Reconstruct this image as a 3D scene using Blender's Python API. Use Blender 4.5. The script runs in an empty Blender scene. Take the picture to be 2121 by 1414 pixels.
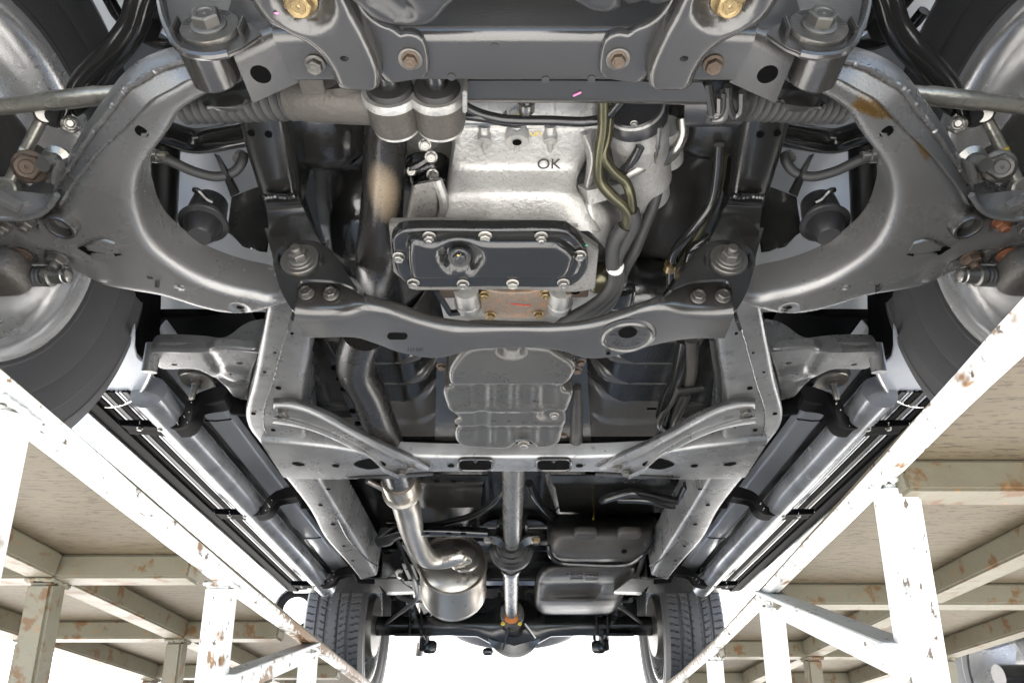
import bpy, bmesh, math, random
import numpy as np
from mathutils import Vector, Matrix
from mathutils.geometry import delaunay_2d_cdt
random.seed(7); np.random.seed(7)
sc = bpy.context.scene
C = sc.collection

# ------------------------------------------------------------------ camera, sky, sun
# All of the truck is laid out in the truck's own frame: x to the right of the picture,
# y towards the rear of the truck, z up through its floor, camera at the origin.
# The truck stands on an inclined ramp: TILT turns that frame into the level world.
F, U0, V0, VPY = 1414.0, 1065.0, 707.0, 1640.0
ALPHA = math.atan2(VPY - V0, F); CA, SA = math.cos(ALPHA), math.sin(ALPHA)
TAU = math.radians(17.0)
CAM_H = 1.35
TILT = Matrix.Translation((0, 0, CAM_H)) @ Matrix.Rotation(-TAU, 4, 'X')

cam_d = bpy.data.cameras.new('camera'); cam = bpy.data.objects.new('camera', cam_d); C.objects.link(cam)
cam_d.sensor_width = 36.0; cam_d.lens = 24.0; cam_d.clip_start = 0.02; cam_d.clip_end = 2000
cam_d.shift_x = -4.5 / 2121.0
cam.matrix_world = TILT @ Matrix.Rotation(math.pi / 2 + ALPHA, 4, 'X')
sc.camera = cam

w = bpy.data.worlds.new('World'); sc.world = w; w.use_nodes = True
nt = w.node_tree
bg = nt.nodes['Background']; sky = nt.nodes.new('ShaderNodeTexSky')
SUN_EL, SUN_AZ = math.radians(78), math.radians(178)     # azimuth from +y (away from camera), clockwise
sky.sky_type = 'NISHITA'; sky.sun_disc = False
sky.sun_elevation = SUN_EL; sky.sun_rotation = SUN_AZ
sky.air_density = 1.0; sky.dust_density = 1.6; sky.ozone_density = .3
nt.links.new(sky.outputs[0], bg.inputs[0]); bg.inputs[1].default_value = 0.085
sd = bpy.data.lights.new('sun', 'SUN'); sun = bpy.data.objects.new('sun', sd); C.objects.link(sun)
sd.energy = 4.0; sd.angle = math.radians(0.5); sd.color = (1, .96, .9)
sdir = Vector((math.sin(SUN_AZ) * math.cos(SUN_EL), math.cos(SUN_AZ) * math.cos(SUN_EL), math.sin(SUN_EL)))
sun.rotation_euler = sdir.to_track_quat('Z', 'Y').to_euler(); sun.location = (0, 0, 12)
sc.view_settings.view_transform = 'Standard'; sc.view_settings.look = 'None'
sc.view_settings.exposure = 2.75; sc.view_settings.gamma = 1
sc.cycles.use_denoising = True
sc.cycles.max_bounces = 8; sc.cycles.diffuse_bounces = 5; sc.cycles.glossy_bounces = 4
sc.cycles.sample_clamp_indirect = 8; sc.cycles.caustics_reflective = False; sc.cycles.caustics_refractive = False

# ------------------------------------------------------------------ materials
def mat(name, base, rough=.4, metal=0.0, bump=None, layers=(), rvar=0.0, spec=.5, coat=0.0, bump2=None):
    m = bpy.data.materials.new(name); m.use_nodes = True
    n, l = m.node_tree.nodes, m.node_tree.links
    b = n['Principled BSDF']
    b.inputs['Base Color'].default_value = (*base, 1); b.inputs['Roughness'].default_value = rough
    b.inputs['Metallic'].default_value = metal; b.inputs['Specular IOR Level'].default_value = spec
    b.inputs['Coat Weight'].default_value = coat; b.inputs['Coat Roughness'].default_value = .12
    tc = n.new('ShaderNodeTexCoord')
    def noise(scale, stretch=(1, 1, 1), detail=4, rot=0):
        mp = n.new('ShaderNodeMapping'); mp.inputs['Scale'].default_value = stretch
        mp.inputs['Rotation'].default_value = (0, 0, rot)
        l.new(tc.outputs['Object'], mp.inputs[0])
        t = n.new('ShaderNodeTexNoise'); t.inputs['Scale'].default_value = scale
        t.inputs['Detail'].default_value = detail; t.inputs['Roughness'].default_value = .62
        l.new(mp.outputs[0], t.inputs['Vector']); return t.outputs['Fac']
    col = None
    for (c, scale, lo, hi, amt, stretch) in layers:
        f = noise(scale, stretch)
        mr = n.new('ShaderNodeMapRange'); mr.inputs['From Min'].default_value = lo; mr.inputs['From Max'].default_value = hi
        mr.inputs['To Max'].default_value = amt; l.new(f, mr.inputs[0])
        mx = n.new('ShaderNodeMix'); mx.data_type = 'RGBA'
        if col is None: mx.inputs['A'].default_value = (*base, 1)
        else: l.new(col, mx.inputs['A'])
        mx.inputs['B'].default_value = (*c, 1); l.new(mr.outputs[0], mx.inputs['Factor'])
        col = mx.outputs['Result']
    if col is not None: l.new(col, b.inputs['Base Color'])
    if rvar:
        f = noise(14)
        mr = n.new('ShaderNodeMapRange'); mr.inputs['From Min'].default_value = .3; mr.inputs['From Max'].default_value = .7
        mr.inputs['To Min'].default_value = max(.03, rough - rvar); mr.inputs['To Max'].default_value = min(1, rough + rvar)
        l.new(f, mr.inputs[0]); l.new(mr.outputs[0], b.inputs['Roughness'])
    prev = None
    for bp in (bump, bump2):
        if not bp: continue
        f = noise(bp[0], bp[2] if len(bp) > 2 else (1, 1, 1), 3)
        bn = n.new('ShaderNodeBump'); bn.inputs['Strength'].default_value = bp[1]; bn.inputs['Distance'].default_value = .004
        l.new(f, bn.inputs['Height'])
        if prev: l.new(prev, bn.inputs['Normal'])
        prev = bn.outputs[0]
    if prev: l.new(prev, b.inputs['Normal'])
    return m
ONE = (1, 1, 1)
MT = dict(
    chassis=mat('black chassis paint', (0.009, 0.009, 0.009), 0.2, 0, (420, .05), [((.10, .09, .08), 220, .70, .76, .8, ONE), ((.02, .02, .019), 9, .4, .7, .7, ONE)], .08, spec=0.9),
    satin=mat('satin grey black paint', (0.031, 0.0295, 0.0275), 0.21, 0.12, (500, .05), [((.04, .038, .036), 6, .45, .75, .5, ONE), ((.16, .15, .13), 260, .72, .77, .6, ONE)], .06, spec=1.0),
    arm=mat('arm paint', (0.19, 0.188, 0.186), 0.28, 0.55, (520, .12), [((.10, .10, .10), 7, .4, .75, .6, ONE), ((.3, .29, .27), 240, .73, .78, .6, ONE)], .06, spec=0.9),
    armrust=mat('arm paint with rust', (0.19, 0.188, 0.186), 0.28, 0.55, (520, .12), [((.10, .10, .10), 7, .4, .75, .6, ONE)], .06, spec=0.9),
    gloss=mat('gloss black enamel', (.012, .012, .012), .16, 0, (180, .03), [((.2, .19, .17), 330, .74, .78, .5, ONE)], .05, .6),
    plastic=mat('black plastic', (.018, .018, .019), .32, 0, (300, .05)),
    rubber=mat('black rubber', (.02, .02, .02), .62, 0, (300, .12)),
    tyre=mat('tyre rubber', (0.055, 0.055, 0.058), 0.5, 0, (240, .15), [((.07, .066, .06), 20, .5, .8, .6, ONE)]),
    alu=mat('cast aluminium', (0.37, 0.365, 0.35), .42, .5, (190, .28), [((.10, .095, .085), 300, .60, .70, .75, ONE), ((.20, .195, .185), 10, .45, .7, .8, ONE), ((.10, .095, .085), 5.5, .56, .72, .8, ONE)], .1),
    alu2=mat('dull cast aluminium', (0.072, 0.067, 0.061), .5, .4, (200, .3), [((.03, .027, .024), 280, .58, .72, .8, ONE), ((.075, .066, .055), 9, .4, .7, .8, ONE)], .1),
    inox=mat('stainless exhaust', (0.44, 0.42, 0.385), 0.33, .92, (300, .04, (1, .2, 1)), [((.30, .235, .17), 9, .45, .72, .75, (1, .35, 1)), ((.20, .15, .10), 240, .69, .76, .5, ONE)], .1),
    pipe=mat('dark heated exhaust pipe', (0.016, 0.015, 0.0145), 0.27, 0.1, (260, .1), [((.02, .02, .02), 330, .56, .62, .7, ONE)], .1),
    shaft=mat('grey shaft paint', (0.11, 0.108, 0.103), 0.28, .55, (240, .05), (), .06),
    zinc=mat('zinc plated steel', (0.24, 0.235, 0.22), .3, .85, (200, .1), [((.3, .24, .16), 60, .55, .7, .6, ONE)], .1),
    gold=mat('yellow zinc steel', (0.27, 0.2, 0.1), .32, .8, (200, .1), [((.22, .15, .08), 90, .5, .7, .7, ONE)], .1),
    rustbolt=mat('rusty bolt steel', (0.09, 0.07, 0.055), .45, .6, (300, .3), [((.13, .07, .035), 80, .5, .65, .7, ONE)], .1),
    redbolt=mat('orange rusted bolt', (0.16, 0.062, 0.03), .5, .4, (300, .3), [((.28, .12, .06), 90, .5, .65, .7, ONE)]),
    darkbolt=mat('dark phosphated steel', (.10, .097, .09), .36, .6, (300, .2), [((.2, .16, .12), 90, .55, .7, .5, ONE)]),
    rod=mat('bright steel rod', (0.36, 0.35, 0.31), .34, .8, (120, .2), [((.2, .18, .15), 130, .52, .68, .6, ONE)], .1),
    olive=mat('olive zinc line', (0.085, 0.08, 0.05), .3, .8, (200, .08)),
    body=mat('pale silver body paint', (0.8, 0.84, 0.9), 0.18, 0.45, (240, .08), [((.45, .47, .50), 4, .35, .8, .5, ONE), ((.12, .12, .12), 420, .72, .77, .6, ONE)], .05, spec=0.5),
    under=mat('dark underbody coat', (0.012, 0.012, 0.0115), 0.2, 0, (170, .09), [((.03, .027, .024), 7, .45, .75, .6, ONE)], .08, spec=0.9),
    rim=mat('silver wheel paint', (0.8, 0.8, 0.8), 0.24, 0.75, (160, .06), [((.10, .075, .05), 150, .69, .75, .8, (1, .35, 1)), ((.55, .53, .50), 5, .35, .8, .6, ONE)], .06),
    rustplate=mat('rust speckled plate', (0.2, 0.16, 0.125), .55, .3, (300, .3), [((.30, .17, .09), 90, .5, .62, .8, ONE), ((.15, .09, .07), 260, .58, .66, .8, ONE)]),
    tank=mat('grey plastic tank', (0.036, 0.034, 0.032), 0.38, 0, (120, .08), [((.075, .07, .064), 8, .45, .7, .6, ONE)], .05, spec=.22),
    steelw=mat('white painted steel with rust', (0.55, 0.56, 0.55), .5, 0, (90, .12), [((.42, .43, .40), 5, .4, .7, .7, ONE), ((.14, .065, .014), 13, .61, .67, .95, (2.2, .8, 1.2)), ((.05, .026, .01), 50, .62, .67, .95, (2, .8, 1))], .06),
    steelbeam=mat('white painted beam with flaking rust', (0.55, 0.56, 0.55), .5, 0, (90, .12), [((.42, .43, .40), 5, .4, .7, .7, ONE), ((.14, .065, .014), 13, .61, .67, .95, (2.2, .8, 1.2)), ((.05, .026, .01), 50, .62, .67, .95, (2, .8, 1))], .06),
    steelg=mat('grey green painted steel with rust', (0.115, 0.106, 0.075), 0.5, 0, (70, .2), [((.095, .08, .052), 6, .42, .68, .8, ONE), ((.085, .040, .010), 28, .56, .63, .9, (1, 1, 1)), ((.16, .09, .04), 70, .62, .68, .8, ONE)], .06, spec=0.4),
    deck=mat('stained deck plate', (0.082, 0.066, 0.039), 0.6, 0, (60, .15, (.4, 2.2, 1)), [((.058, .045, .026), 3, .4, .7, .8, (1, 2, 1)), ((.05, .036, .017), 45, .48, .62, .18, (.5, 3.4, 1)), ((.022, .009, .002), 85, .575, .61, .75, (.6, 2.6, 1)), ((.010, .006, .003), 110, .61, .65, .85, (.45, 3.2, 1))], spec=0.4),
    ground=mat('pale concrete', (0.66, 0.645, 0.615), .85, 0, (3, .1), [((.56, .55, .52), .6, .4, .7, .7, ONE), ((.5, .49, .46), 9, .5, .7, .5, ONE)]),
    yellow=mat('yellow paint mark', (0.42, 0.31, 0.02), .5),
    pink=mat('pink crayon mark', (0.45, 0.15, 0.3), .6),
    cyan=mat('turquoise paint dot', (0.06, 0.4, 0.33), .5),
    orangep=mat('orange primer', (0.35, 0.12, 0.03), .5),
    white=mat('white enamel', (0.55, 0.55, 0.53), .4),
    red=mat('red paint mark', (.6, .04, .03), .5),
    hole_shade=mat('open hole darkness', (.002, .002, .002), .9, spec=.05),  # near-black colour standing for the shade inside holes and slots
    stamp=mat('stamped dark line', (.03, .03, .03), .6),
    matte=mat('matte black steel', (.008, .008, .008), .42, 0, (260, .1), [((.05, .045, .04), 300, .70, .75, .8, ONE)], .06, spec=.28),
    black=mat('matte black moulding', (0.0045, 0.0045, 0.005), 0.55, 0, (200, .06), spec=.02),
    rail=mat('black rail paint lightened for reflection', (0.27, 0.272, 0.275), 0.3, 0.55, (300, .12), [((.08, .08, .08), 8, .42, .72, .7, ONE), ((.02, .02, .02), 150, .70, .735, .9, ONE), ((.05, .05, .05), 40, .62, .70, .5, ONE)], .07, spec=.8),  # black chassis paint with its bright reflection put into a grey base
    alugrey=mat('stained grey casting', (.17, .165, .155), .45, .4, (200, .3), [((.04, .037, .033), 280, .56, .68, .8, ONE), ((.10, .095, .085), 9, .4, .7, .8, ONE)], .1),
    floor=mat('dark glossy floor coat', (.085, .081, .075), .2, 0, (170, .05), [((.05, .047, .043), 7, .45, .75, .6, ONE)], .05, spec=1.0),
    guard=mat('dull black guard paint', (.034, .033, .030), .30, 0, (300, .06), [((.12, .11, .1), 300, .70, .75, .6, ONE), ((.05, .048, .043), 9, .4, .7, .6, ONE)], .06, spec=.6),
    vanpaint=mat('white van paint', (.80, .80, .79), .3),
    splash=mat('pale speckled panel', (.30, .33, .38), .34, .1, (300, .1), [((.05, .05, .055), 260, .64, .69, .8, ONE), ((.24, .26, .30), 6, .4, .7, .6, ONE)], .05),
    steptube=mat('grey blue step tube paint', (0.3, 0.315, 0.34), 0.22, 0.5, (200, .08), [((.10, .10, .105), 12, .45, .7, .6, ONE)], .06),
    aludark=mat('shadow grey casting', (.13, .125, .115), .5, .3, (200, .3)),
)
MT['pipepatch'] = mat('dark exhaust pipe with a bare patch', (.016, .015, .0145), .27, .1, (260, .1), [((.02, .02, .02), 330, .56, .62, .7, ONE)], .08)
def patch_mat(key, colour, lo, hi, scale, floor):
    """a stain with its own outline (mesh attribute "rust") broken up by noise"""
    m = MT[key]; n, l = m.node_tree.nodes, m.node_tree.links
    b = n['Principled BSDF']; src = b.inputs['Base Color'].links[0].from_socket
    at = n.new('ShaderNodeAttribute'); at.attribute_name = 'rust'
    tc = n.new('ShaderNodeTexCoord'); t = n.new('ShaderNodeTexNoise'); t.inputs['Scale'].default_value = scale
    t.inputs['Detail'].default_value = 6; t.inputs['Roughness'].default_value = .7
    l.new(tc.outputs['Object'], t.inputs['Vector'])
    ad = n.new('ShaderNodeMath'); ad.operation = 'ADD'; l.new(at.outputs['Fac'], ad.inputs[0]); l.new(t.outputs['Fac'], ad.inputs[1])
    mr = n.new('ShaderNodeMapRange'); mr.inputs['From Min'].default_value = lo; mr.inputs['From Max'].default_value = hi
    l.new(ad.outputs[0], mr.inputs[0])
    mx = n.new('ShaderNodeMix'); mx.data_type = 'RGBA'; l.new(src, mx.inputs['A'])
    mx.inputs['B'].default_value = (*colour, 1); l.new(mr.outputs[0], mx.inputs['Factor'])
    l.new(mx.outputs['Result'], b.inputs['Base Color'])
patch_mat('armrust', (.13, .078, .026), .92, 1.4, 160, 0)
patch_mat('steelbeam', (.13, .062, .012), .80, .90, 95, 0)
patch_mat('pipepatch', (.24, .19, .13), .62, 1.75, 420, 0)

# ------------------------------------------------------------------ geometry helpers
SIDE = 1           # -1 builds the mirrored twin
def ray(u, v):
    x = (u - U0) / F * SIDE; y = (V0 - v) / F
    return Vector((x, CA - y * SA, SA + y * CA))
def P(u, v, z): r = ray(u, v); return r * (z / r.z)
def PY(u, v, y): r = ray(u, v); return r * (y / r.y)
def PX(u, v, x): r = ray(u, v); return r * (x * SIDE / r.x)
def px(s):
    return [tuple(float(k) for k in t.split(',')) for t in s.split()]
def L(s, z=None):
    return [P(t[0], t[1], t[2] if len(t) > 2 else z) for t in px(s)]
def LY(s, y): return [PY(t[0], t[1], y) for t in px(s)]

def cr(pts, n=6, closed=False):
    pts = [Vector(p) for p in pts]; k = len(pts); out = []
    if k < 3 and not closed: 
        return [pts[0].lerp(pts[-1], i / n) for i in range(n + 1)]
    for i in range(k if closed else k - 1):
        p1, p2 = pts[i], pts[(i + 1) % k]
        p0 = pts[i - 1] if (closed or i > 0) else p1 * 2 - p2
        p3 = pts[(i + 2) % k] if (closed or i + 2 < k) else p2 * 2 - p1
        d1 = max((p1 - p0).length, 1e-6) ** .5; d2 = max((p2 - p1).length, 1e-6) ** .5; d3 = max((p3 - p2).length, 1e-6) ** .5
        m1 = ((p1 - p0) / d1 - (p2 - p0) / (d1 + d2) + (p2 - p1) / d2) * d2
        m2 = ((p2 - p1) / d2 - (p3 - p1) / (d2 + d3) + (p3 - p2) / d3) * d2
        for j in range(n):
            t = j / n; t2 = t * t; t3 = t2 * t
            out.append(p1 * (2 * t3 - 3 * t2 + 1) + m1 * (t3 - 2 * t2 + t) + p2 * (-2 * t3 + 3 * t2) + m2 * (t3 - t2))
    if not closed: out.append(pts[-1])
    return out
def resample(pts, n, closed=False):
    a = np.array([tuple(p) for p in pts] + ([tuple(pts[0])] if closed else []))
    d = np.r_[0, np.cumsum(np.linalg.norm(np.diff(a, axis=0), axis=1))]
    t = np.linspace(0, d[-1], n + 1 if closed else n)
    o = np.stack([np.interp(t, d, a[:, k]) for k in range(a.shape[1])], 1)
    return [Vector(p) for p in (o[:-1] if closed else o)]
def fillet(pts, r, n=4, closed=False):
    pts = [Vector(p) for p in pts]; k = len(pts); out = []
    for i in range(k):
        if not closed and i in (0, k - 1): out.append(pts[i]); continue
        ri = r[i] if isinstance(r, (list, tuple)) else r
        a, p, b = pts[i - 1], pts[i], pts[(i + 1) % k]
        if ri <= 0: out.append(p); continue
        da = min(ri, (a - p).length * .48); db = min(ri, (b - p).length * .48)
        q0 = p + (a - p).normalized() * da; q1 = p + (b - p).normalized() * db
        for j in range(n + 1):
            t = j / n; out.append(q0 * (1 - t) ** 2 + p * 2 * t * (1 - t) + q1 * t * t)
    return out

def obj(name, parent, verts, faces, m, label=None, sharp=38, smooth=True):
    me = bpy.data.meshes.new(name); me.from_pydata([tuple(v) for v in verts], [], faces); me.validate()
    bm = bmesh.new(); bm.from_mesh(me); bmesh.ops.recalc_face_normals(bm, faces=bm.faces); bm.to_mesh(me); bm.free()
    return link(name, parent, me, m, label, sharp, smooth)
def link(name, parent, me, m, label=None, sharp=38, smooth=True):
    if m is not None: me.materials.append(MT[m])
    if smooth:
        me.shade_smooth()
        if sharp < 180: me.set_sharp_from_angle(angle=math.radians(sharp))
    o = bpy.data.objects.new(name, me); C.objects.link(o); hook(o, parent)
    if label: o['label'] = label
    return o
def hook(o, parent):
    if parent is None: return
    o.parent = parent
    if 'base' in parent: o.location = Vector(o.location) - Vector(parent['base'])
def thing(name, label, cat, base=(0, 0, 0), group=None):
    o = bpy.data.objects.new(name, None); C.objects.link(o); o.location = base; o['base'] = tuple(base)
    o.empty_display_size = .1
    o['label'] = label; o['category'] = cat
    if group: o['group'] = group
    ROOTS.append(o); return o
ROOTS = []

def grid(name, parent, m, rows, th=.003, label=None, sharp=38, closed_u=False):
    """rows[i][j] points -> thin solid sheet; thickness goes away from the camera"""
    A = np.array([[tuple(p) for p in r] for r in rows]); R, N, _ = A.shape
    if closed_u: gu = (np.roll(A, -1, 1) - np.roll(A, 1, 1))
    else: gu = np.gradient(A, axis=1)
    gv = np.gradient(A, axis=0)
    nn = np.cross(gu, gv); ln = np.linalg.norm(nn, axis=2, keepdims=True); nn = nn / np.maximum(ln, 1e-9)
    if np.mean(np.sum(nn * A, axis=2)) < 0: nn = -nn
    B = A + nn * th
    vs = list(A.reshape(-1, 3)) + list(B.reshape(-1, 3)); K = R * N; f = []
    jn = N if closed_u else N - 1
    for i in range(R - 1):
        for j in range(jn):
            a, b = i * N + j, i * N + (j + 1) % N; c, d = a + N, b + N
            f.append((a, b, d, c)); f.append((K + a, K + c, K + d, K + b))
    for j in range(jn):
        a, b = j, (j + 1) % N; f.append((a, K + a, K + b, b))
        a, b = (R - 1) * N + j, (R - 1) * N + (j + 1) % N; f.append((a, b, K + b, K + a))
    if not closed_u:
        for i in range(R - 1):
            a, c = i * N, (i + 1) * N; f.append((a, c, K + c, K + a))
            a, c = i * N + N - 1, (i + 1) * N + N - 1; f.append((a, K + a, K + c, c))
    return obj(name, parent, vs, f, m, label, sharp)
def skin(name, parent, m, lines, n=40, r=0.0, th=.003, sm=True, label=None, sharp=38, nf=4):
    ls = [resample(cr(l, 6) if sm and len(l) > 2 else l, n) for l in lines]
    cols = [fillet([l[j] for l in ls], r, nf) for j in range(n)]
    rows = [[cols[j][i] for j in range(n)] for i in range(len(cols[0]))]
    return grid(name, parent, m, rows, th, label, sharp)
def tube(name, parent, m, pts, r, seg=12, n=7, label=None, sm=True, cap=True):
    c = cr(pts, n) if sm and len(pts) > 2 else [Vector(p) for p in pts]
    k = len(c); rad = r if callable(r) else (lambda t: r)
    if isinstance(r, (list, tuple)):
        xs = np.linspace(0, 1, len(r)); rad = lambda t: float(np.interp(t, xs, r))
    vs, f = [], []
    T = [(c[min(i + 1, k - 1)] - c[max(i - 1, 0)]).normalized() for i in range(k)]
    nrm = T[0].orthogonal().normalized()
    for i in range(k):
        nrm = (nrm - T[i] * nrm.dot(T[i])).normalized(); bn = T[i].cross(nrm); rr = rad(i / (k - 1))
        for j in range(seg):
            a = 2 * math.pi * j / seg; vs.append(c[i] + (nrm * math.cos(a) + bn * math.sin(a)) * rr)
    for i in range(k - 1):
        for j in range(seg):
            a, b = i * seg + j, i * seg + (j + 1) % seg; f.append((a, b, b + seg, a + seg))
    if cap: f.append(tuple(range(seg))[::-1]); f.append(tuple((k - 1) * seg + j for j in range(seg)))
    return obj(name, parent, vs, f, m, label, 42)
def frame(axis, up=None):
    z = Vector(axis).normalized(); x = z.orthogonal().normalized()
    if up is not None:
        u = Vector(up); u = u - z * u.dot(z)
        if u.length > 1e-4: x = u.normalized()
    return x, z.cross(x), z
def lathe(name, parent, m, prof, o, axis, seg=32, label=None, sharp=35, arc=None):
    """prof [(radius, distance along axis)]"""
    o = Vector(o); ax = Vector((axis[0] * SIDE, axis[1], axis[2])) ; x, y, z = frame(ax); vs, f = [], []
    for (r, h) in prof:
        for j in range(seg):
            a = 2 * math.pi * j / seg; vs.append(o + z * h + (x * math.cos(a) + y * math.sin(a)) * max(r, 1e-5))
    for i in range(len(prof) - 1):
        for j in range(seg):
            a, b = i * seg + j, i * seg + (j + 1) % seg; f.append((a, b, b + seg, a + seg))
    if prof[0][0] > 1e-4 and prof[0] != prof[-1]: f.append(tuple(range(seg))[::-1])
    if prof[-1][0] > 1e-4 and prof[0] != prof[-1]: f.append(tuple((len(prof) - 1) * seg + j for j in range(seg)))
    return obj(name, parent, vs, f, m, label, sharp)
def prism(name, parent, m, out, direction, bev=.0015, label=None, holes=(), sharp=38):
    """closed 3-D outline (planar) extruded along direction with softened rims; holes: lists of 3-D points"""
    out = [Vector(p) for p in out]; d = Vector(direction); d.x *= SIDE
    cen = sum(out, Vector()) / len(out)
    nrm = Vector((0, 0, 0))
    for i in range(len(out)): nrm += (out[i] - cen).cross(out[(i + 1) % len(out)] - cen)
    x, y, z = frame(nrm)
    loops = [out] + [[Vector(p) for p in h] for h in holes]
    co, ed, off = [], [], 0
    for lp in loops:
        for i, p in enumerate(lp):
            co.append(Vector(((p - cen).dot(x), (p - cen).dot(y)))); ed.append((off + i, off + (i + 1) % len(lp)))
        off += len(lp)
    res = delaunay_2d_cdt(co, ed, [], 0, 1e-7)
    c2 = np.array([tuple(v) for v in res[0]]); tri = res[2]
    keep = [t for t in tri if inpoly(np.mean(c2[list(t)], axis=0)[None], [np.array([tuple(co[i]) for i in range(a, b)]) for a, b in spans(loops)])[0]]
    V3 = [cen + x * p[0] + y * p[1] for p in c2]; n = len(V3)
    vs = V3 + [p + d for p in V3]; f = [tuple(t) for t in keep] + [tuple(n + i for i in reversed(t)) for t in keep]
    cnt = {}
    for t in keep:
        for i in range(len(t)):
            e = (t[i], t[(i + 1) % len(t)]); cnt[e] = 1
    for (a, b) in list(cnt):
        if (b, a) not in cnt: f.append((b, a, n + a, n + b))
    o = obj(name, parent, vs, f, m, label, sharp)
    if bev:
        bm = bmesh.new(); bm.from_mesh(o.data)
        es = [e for e in bm.edges if len(e.link_faces) == 2 and e.calc_face_angle(0) > .9]
        try: bmesh.ops.bevel(bm, geom=es, offset=bev, segments=2, affect='EDGES', clamp_overlap=True)
        except Exception: pass
        bm.to_mesh(o.data); bm.free(); o.data.shade_smooth(); o.data.set_sharp_from_angle(angle=math.radians(sharp))
    return o
def spans(loops):
    o, r = 0, []
    for l in loops: r.append((o, o + len(l))); o += len(l)
    return r
def inpoly(pts, polys):
    res = np.zeros(len(pts), bool)
    for q in polys:
        x1, y1 = q[:, 0], q[:, 1]; x2, y2 = np.roll(x1, -1), np.roll(y1, -1)
        X, Y = pts[:, 0][:, None], pts[:, 1][:, None]
        c = ((y1 > Y) != (y2 > Y)) & (X < (x2 - x1) * (Y - y1) / np.where(y2 == y1, 1e-12, y2 - y1) + x1)
        res ^= (c.sum(1) % 2 == 1)
    return res
def segdist(pts, q, closed=True):
    a = q; b = np.roll(q, -1, 0)
    if not closed: a, b = q[:-1], q[1:]
    ab = b - a; l2 = np.maximum((ab ** 2).sum(1), 1e-12)
    t = np.clip(((pts[:, None] - a) * ab).sum(2) / l2, 0, 1)
    d = pts[:, None] - (a + ab * t[..., None])
    return np.sqrt((d ** 2).sum(2)).min(1)
def pressed(name, parent, m, out, z, rr=.01, wall=.03, holes=(), feat=(), step=.012, sm=True, label=None, zf=None, yplane=None, rust=None, sharp=45):
    """pressed sheet: outline in photo pixels on the level plane z (or on the upright plane y=yplane); rounded rim of radius rr,
    wall rising away; feat: ('dimple',u,v,radius_m,depth) ('ridge','u,v ..',width_m,height) (+ = up into the metal)"""
    pj = (lambda u, v: P(u, v, z)) if yplane is None else (lambda u, v: PY(u, v, yplane))
    if yplane is None: to2 = lambda p: (p.x, p.y)
    else: to2 = lambda p: (p.x, p.z)
    pts = [pj(*t[:2]) for t in (px(out) if isinstance(out, str) else out)]
    if sm: pts = cr(pts, 6, True)
    per = sum((pts[i] - pts[i - 1]).length for i in range(len(pts)))
    pts = resample(pts, max(16, int(per / (step * .6))), True)
    q = np.array([to2(p) for p in pts])
    hs = []
    for h in holes:
        u, v, ru = h[:3]; rv = h[3] if len(h) > 3 else ru; c = pj(u, v); 
        rx = (pj(u + ru, v) - c).length; ry = rx * rv / ru
        hs.append(np.array([to2(c + (Vector((math.cos(a) * rx, math.sin(a) * ry, 0)) if yplane is None else Vector((math.cos(a) * rx, 0, math.sin(a) * ry)))) for a in np.linspace(0, 2 * math.pi, 15)[:-1]]))
    lo, hi = q.min(0), q.max(0)
    gx, gy = np.meshgrid(np.arange(lo[0], hi[0], step), np.arange(lo[1], hi[1], step * .9))
    gx[1::2] += step * .5
    g = np.stack([gx.ravel(), gy.ravel()], 1)
    g = g[inpoly(g, [q])]; dg = segdist(g, q); g = g[dg > rr * 1.3 + step * .3]
    t = np.roll(q, -1, 0) - np.roll(q, 1, 0); t /= np.maximum(np.linalg.norm(t, axis=1, keepdims=True), 1e-9); nn = np.stack([-t[:, 1], t[:, 0]], 1)
    rings = []
    for k in (.08, .22, .42, .68, 1.0, 1.3):
        for s in (1, -1):
            c = q + nn * s * k * rr; c = c[inpoly(c, [q])]
            if len(c): rings.append(c[segdist(c, q) > k * rr * .97])
    pool = np.concatenate([g] + rings)
    for ft in feat:
        if ft[0] == 'dimple':
            c = np.array(to2(pj(ft[1], ft[2])))
            for k in (.0, .25, .45, .65, .8, .92, 1.05):
                nk = max(1, int(6 + 22 * k)); a = np.linspace(0, 2 * math.pi, nk + 1)[:-1] + k
                rg = c + np.stack([np.cos(a), np.sin(a)], 1) * ft[3] * k; pool = np.concatenate([pool, rg])
        else:
            ln = cr([pj(*t[:2]) for t in px(ft[1])], 8); ln = resample(ln, max(6, int(sum((ln[i] - ln[i - 1]).length for i in range(1, len(ln))) / (step * .7))))
            l2 = np.array([to2(p) for p in ln]); tt = np.gradient(l2, axis=0); tt /= np.maximum(np.linalg.norm(tt, axis=1, keepdims=True), 1e-9)
            n2 = np.stack([-tt[:, 1], tt[:, 0]], 1)
            for k in (-1, -.7, -.4, 0, .4, .7, 1): pool = np.concatenate([pool, l2 + n2 * k * ft[2]])
    ok = inpoly(pool, [q]) & (segdist(pool, q) > rr * .05)
    for h in hs: ok &= ~inpoly(pool, [h]) & (segdist(pool, h) > step * .25)
    pool = pool[ok]
    key = np.round(pool / (min(step, max(rr, .004)) * .22)).astype(int); _, idx = np.unique(key, axis=0, return_index=True); pool = pool[idx]
    loops = [q] + hs; co, ed, off = [], [], 0
    for lp in loops:
        co += [Vector(p) for p in lp]; ed += [(off + i, off + (i + 1) % len(lp)) for i in range(len(lp))]; off += len(lp)
    co += [Vector(p) for p in pool]
    res = delaunay_2d_cdt(co, ed, [], 0, 1e-8)
    c2 = np.array([tuple(v) for v in res[0]]); tri = np.array([t for t in res[2] if len(t) == 3])
    cen = c2[tri].mean(1); tri = tri[inpoly(cen, loops)]
    d = segdist(c2, q); H = np.zeros(len(c2))
    if rr > 0: e = np.clip(1 - d / rr, 0, 1); H += rr * (1 - np.sqrt(np.maximum(0, 1 - e ** 2)))
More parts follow.
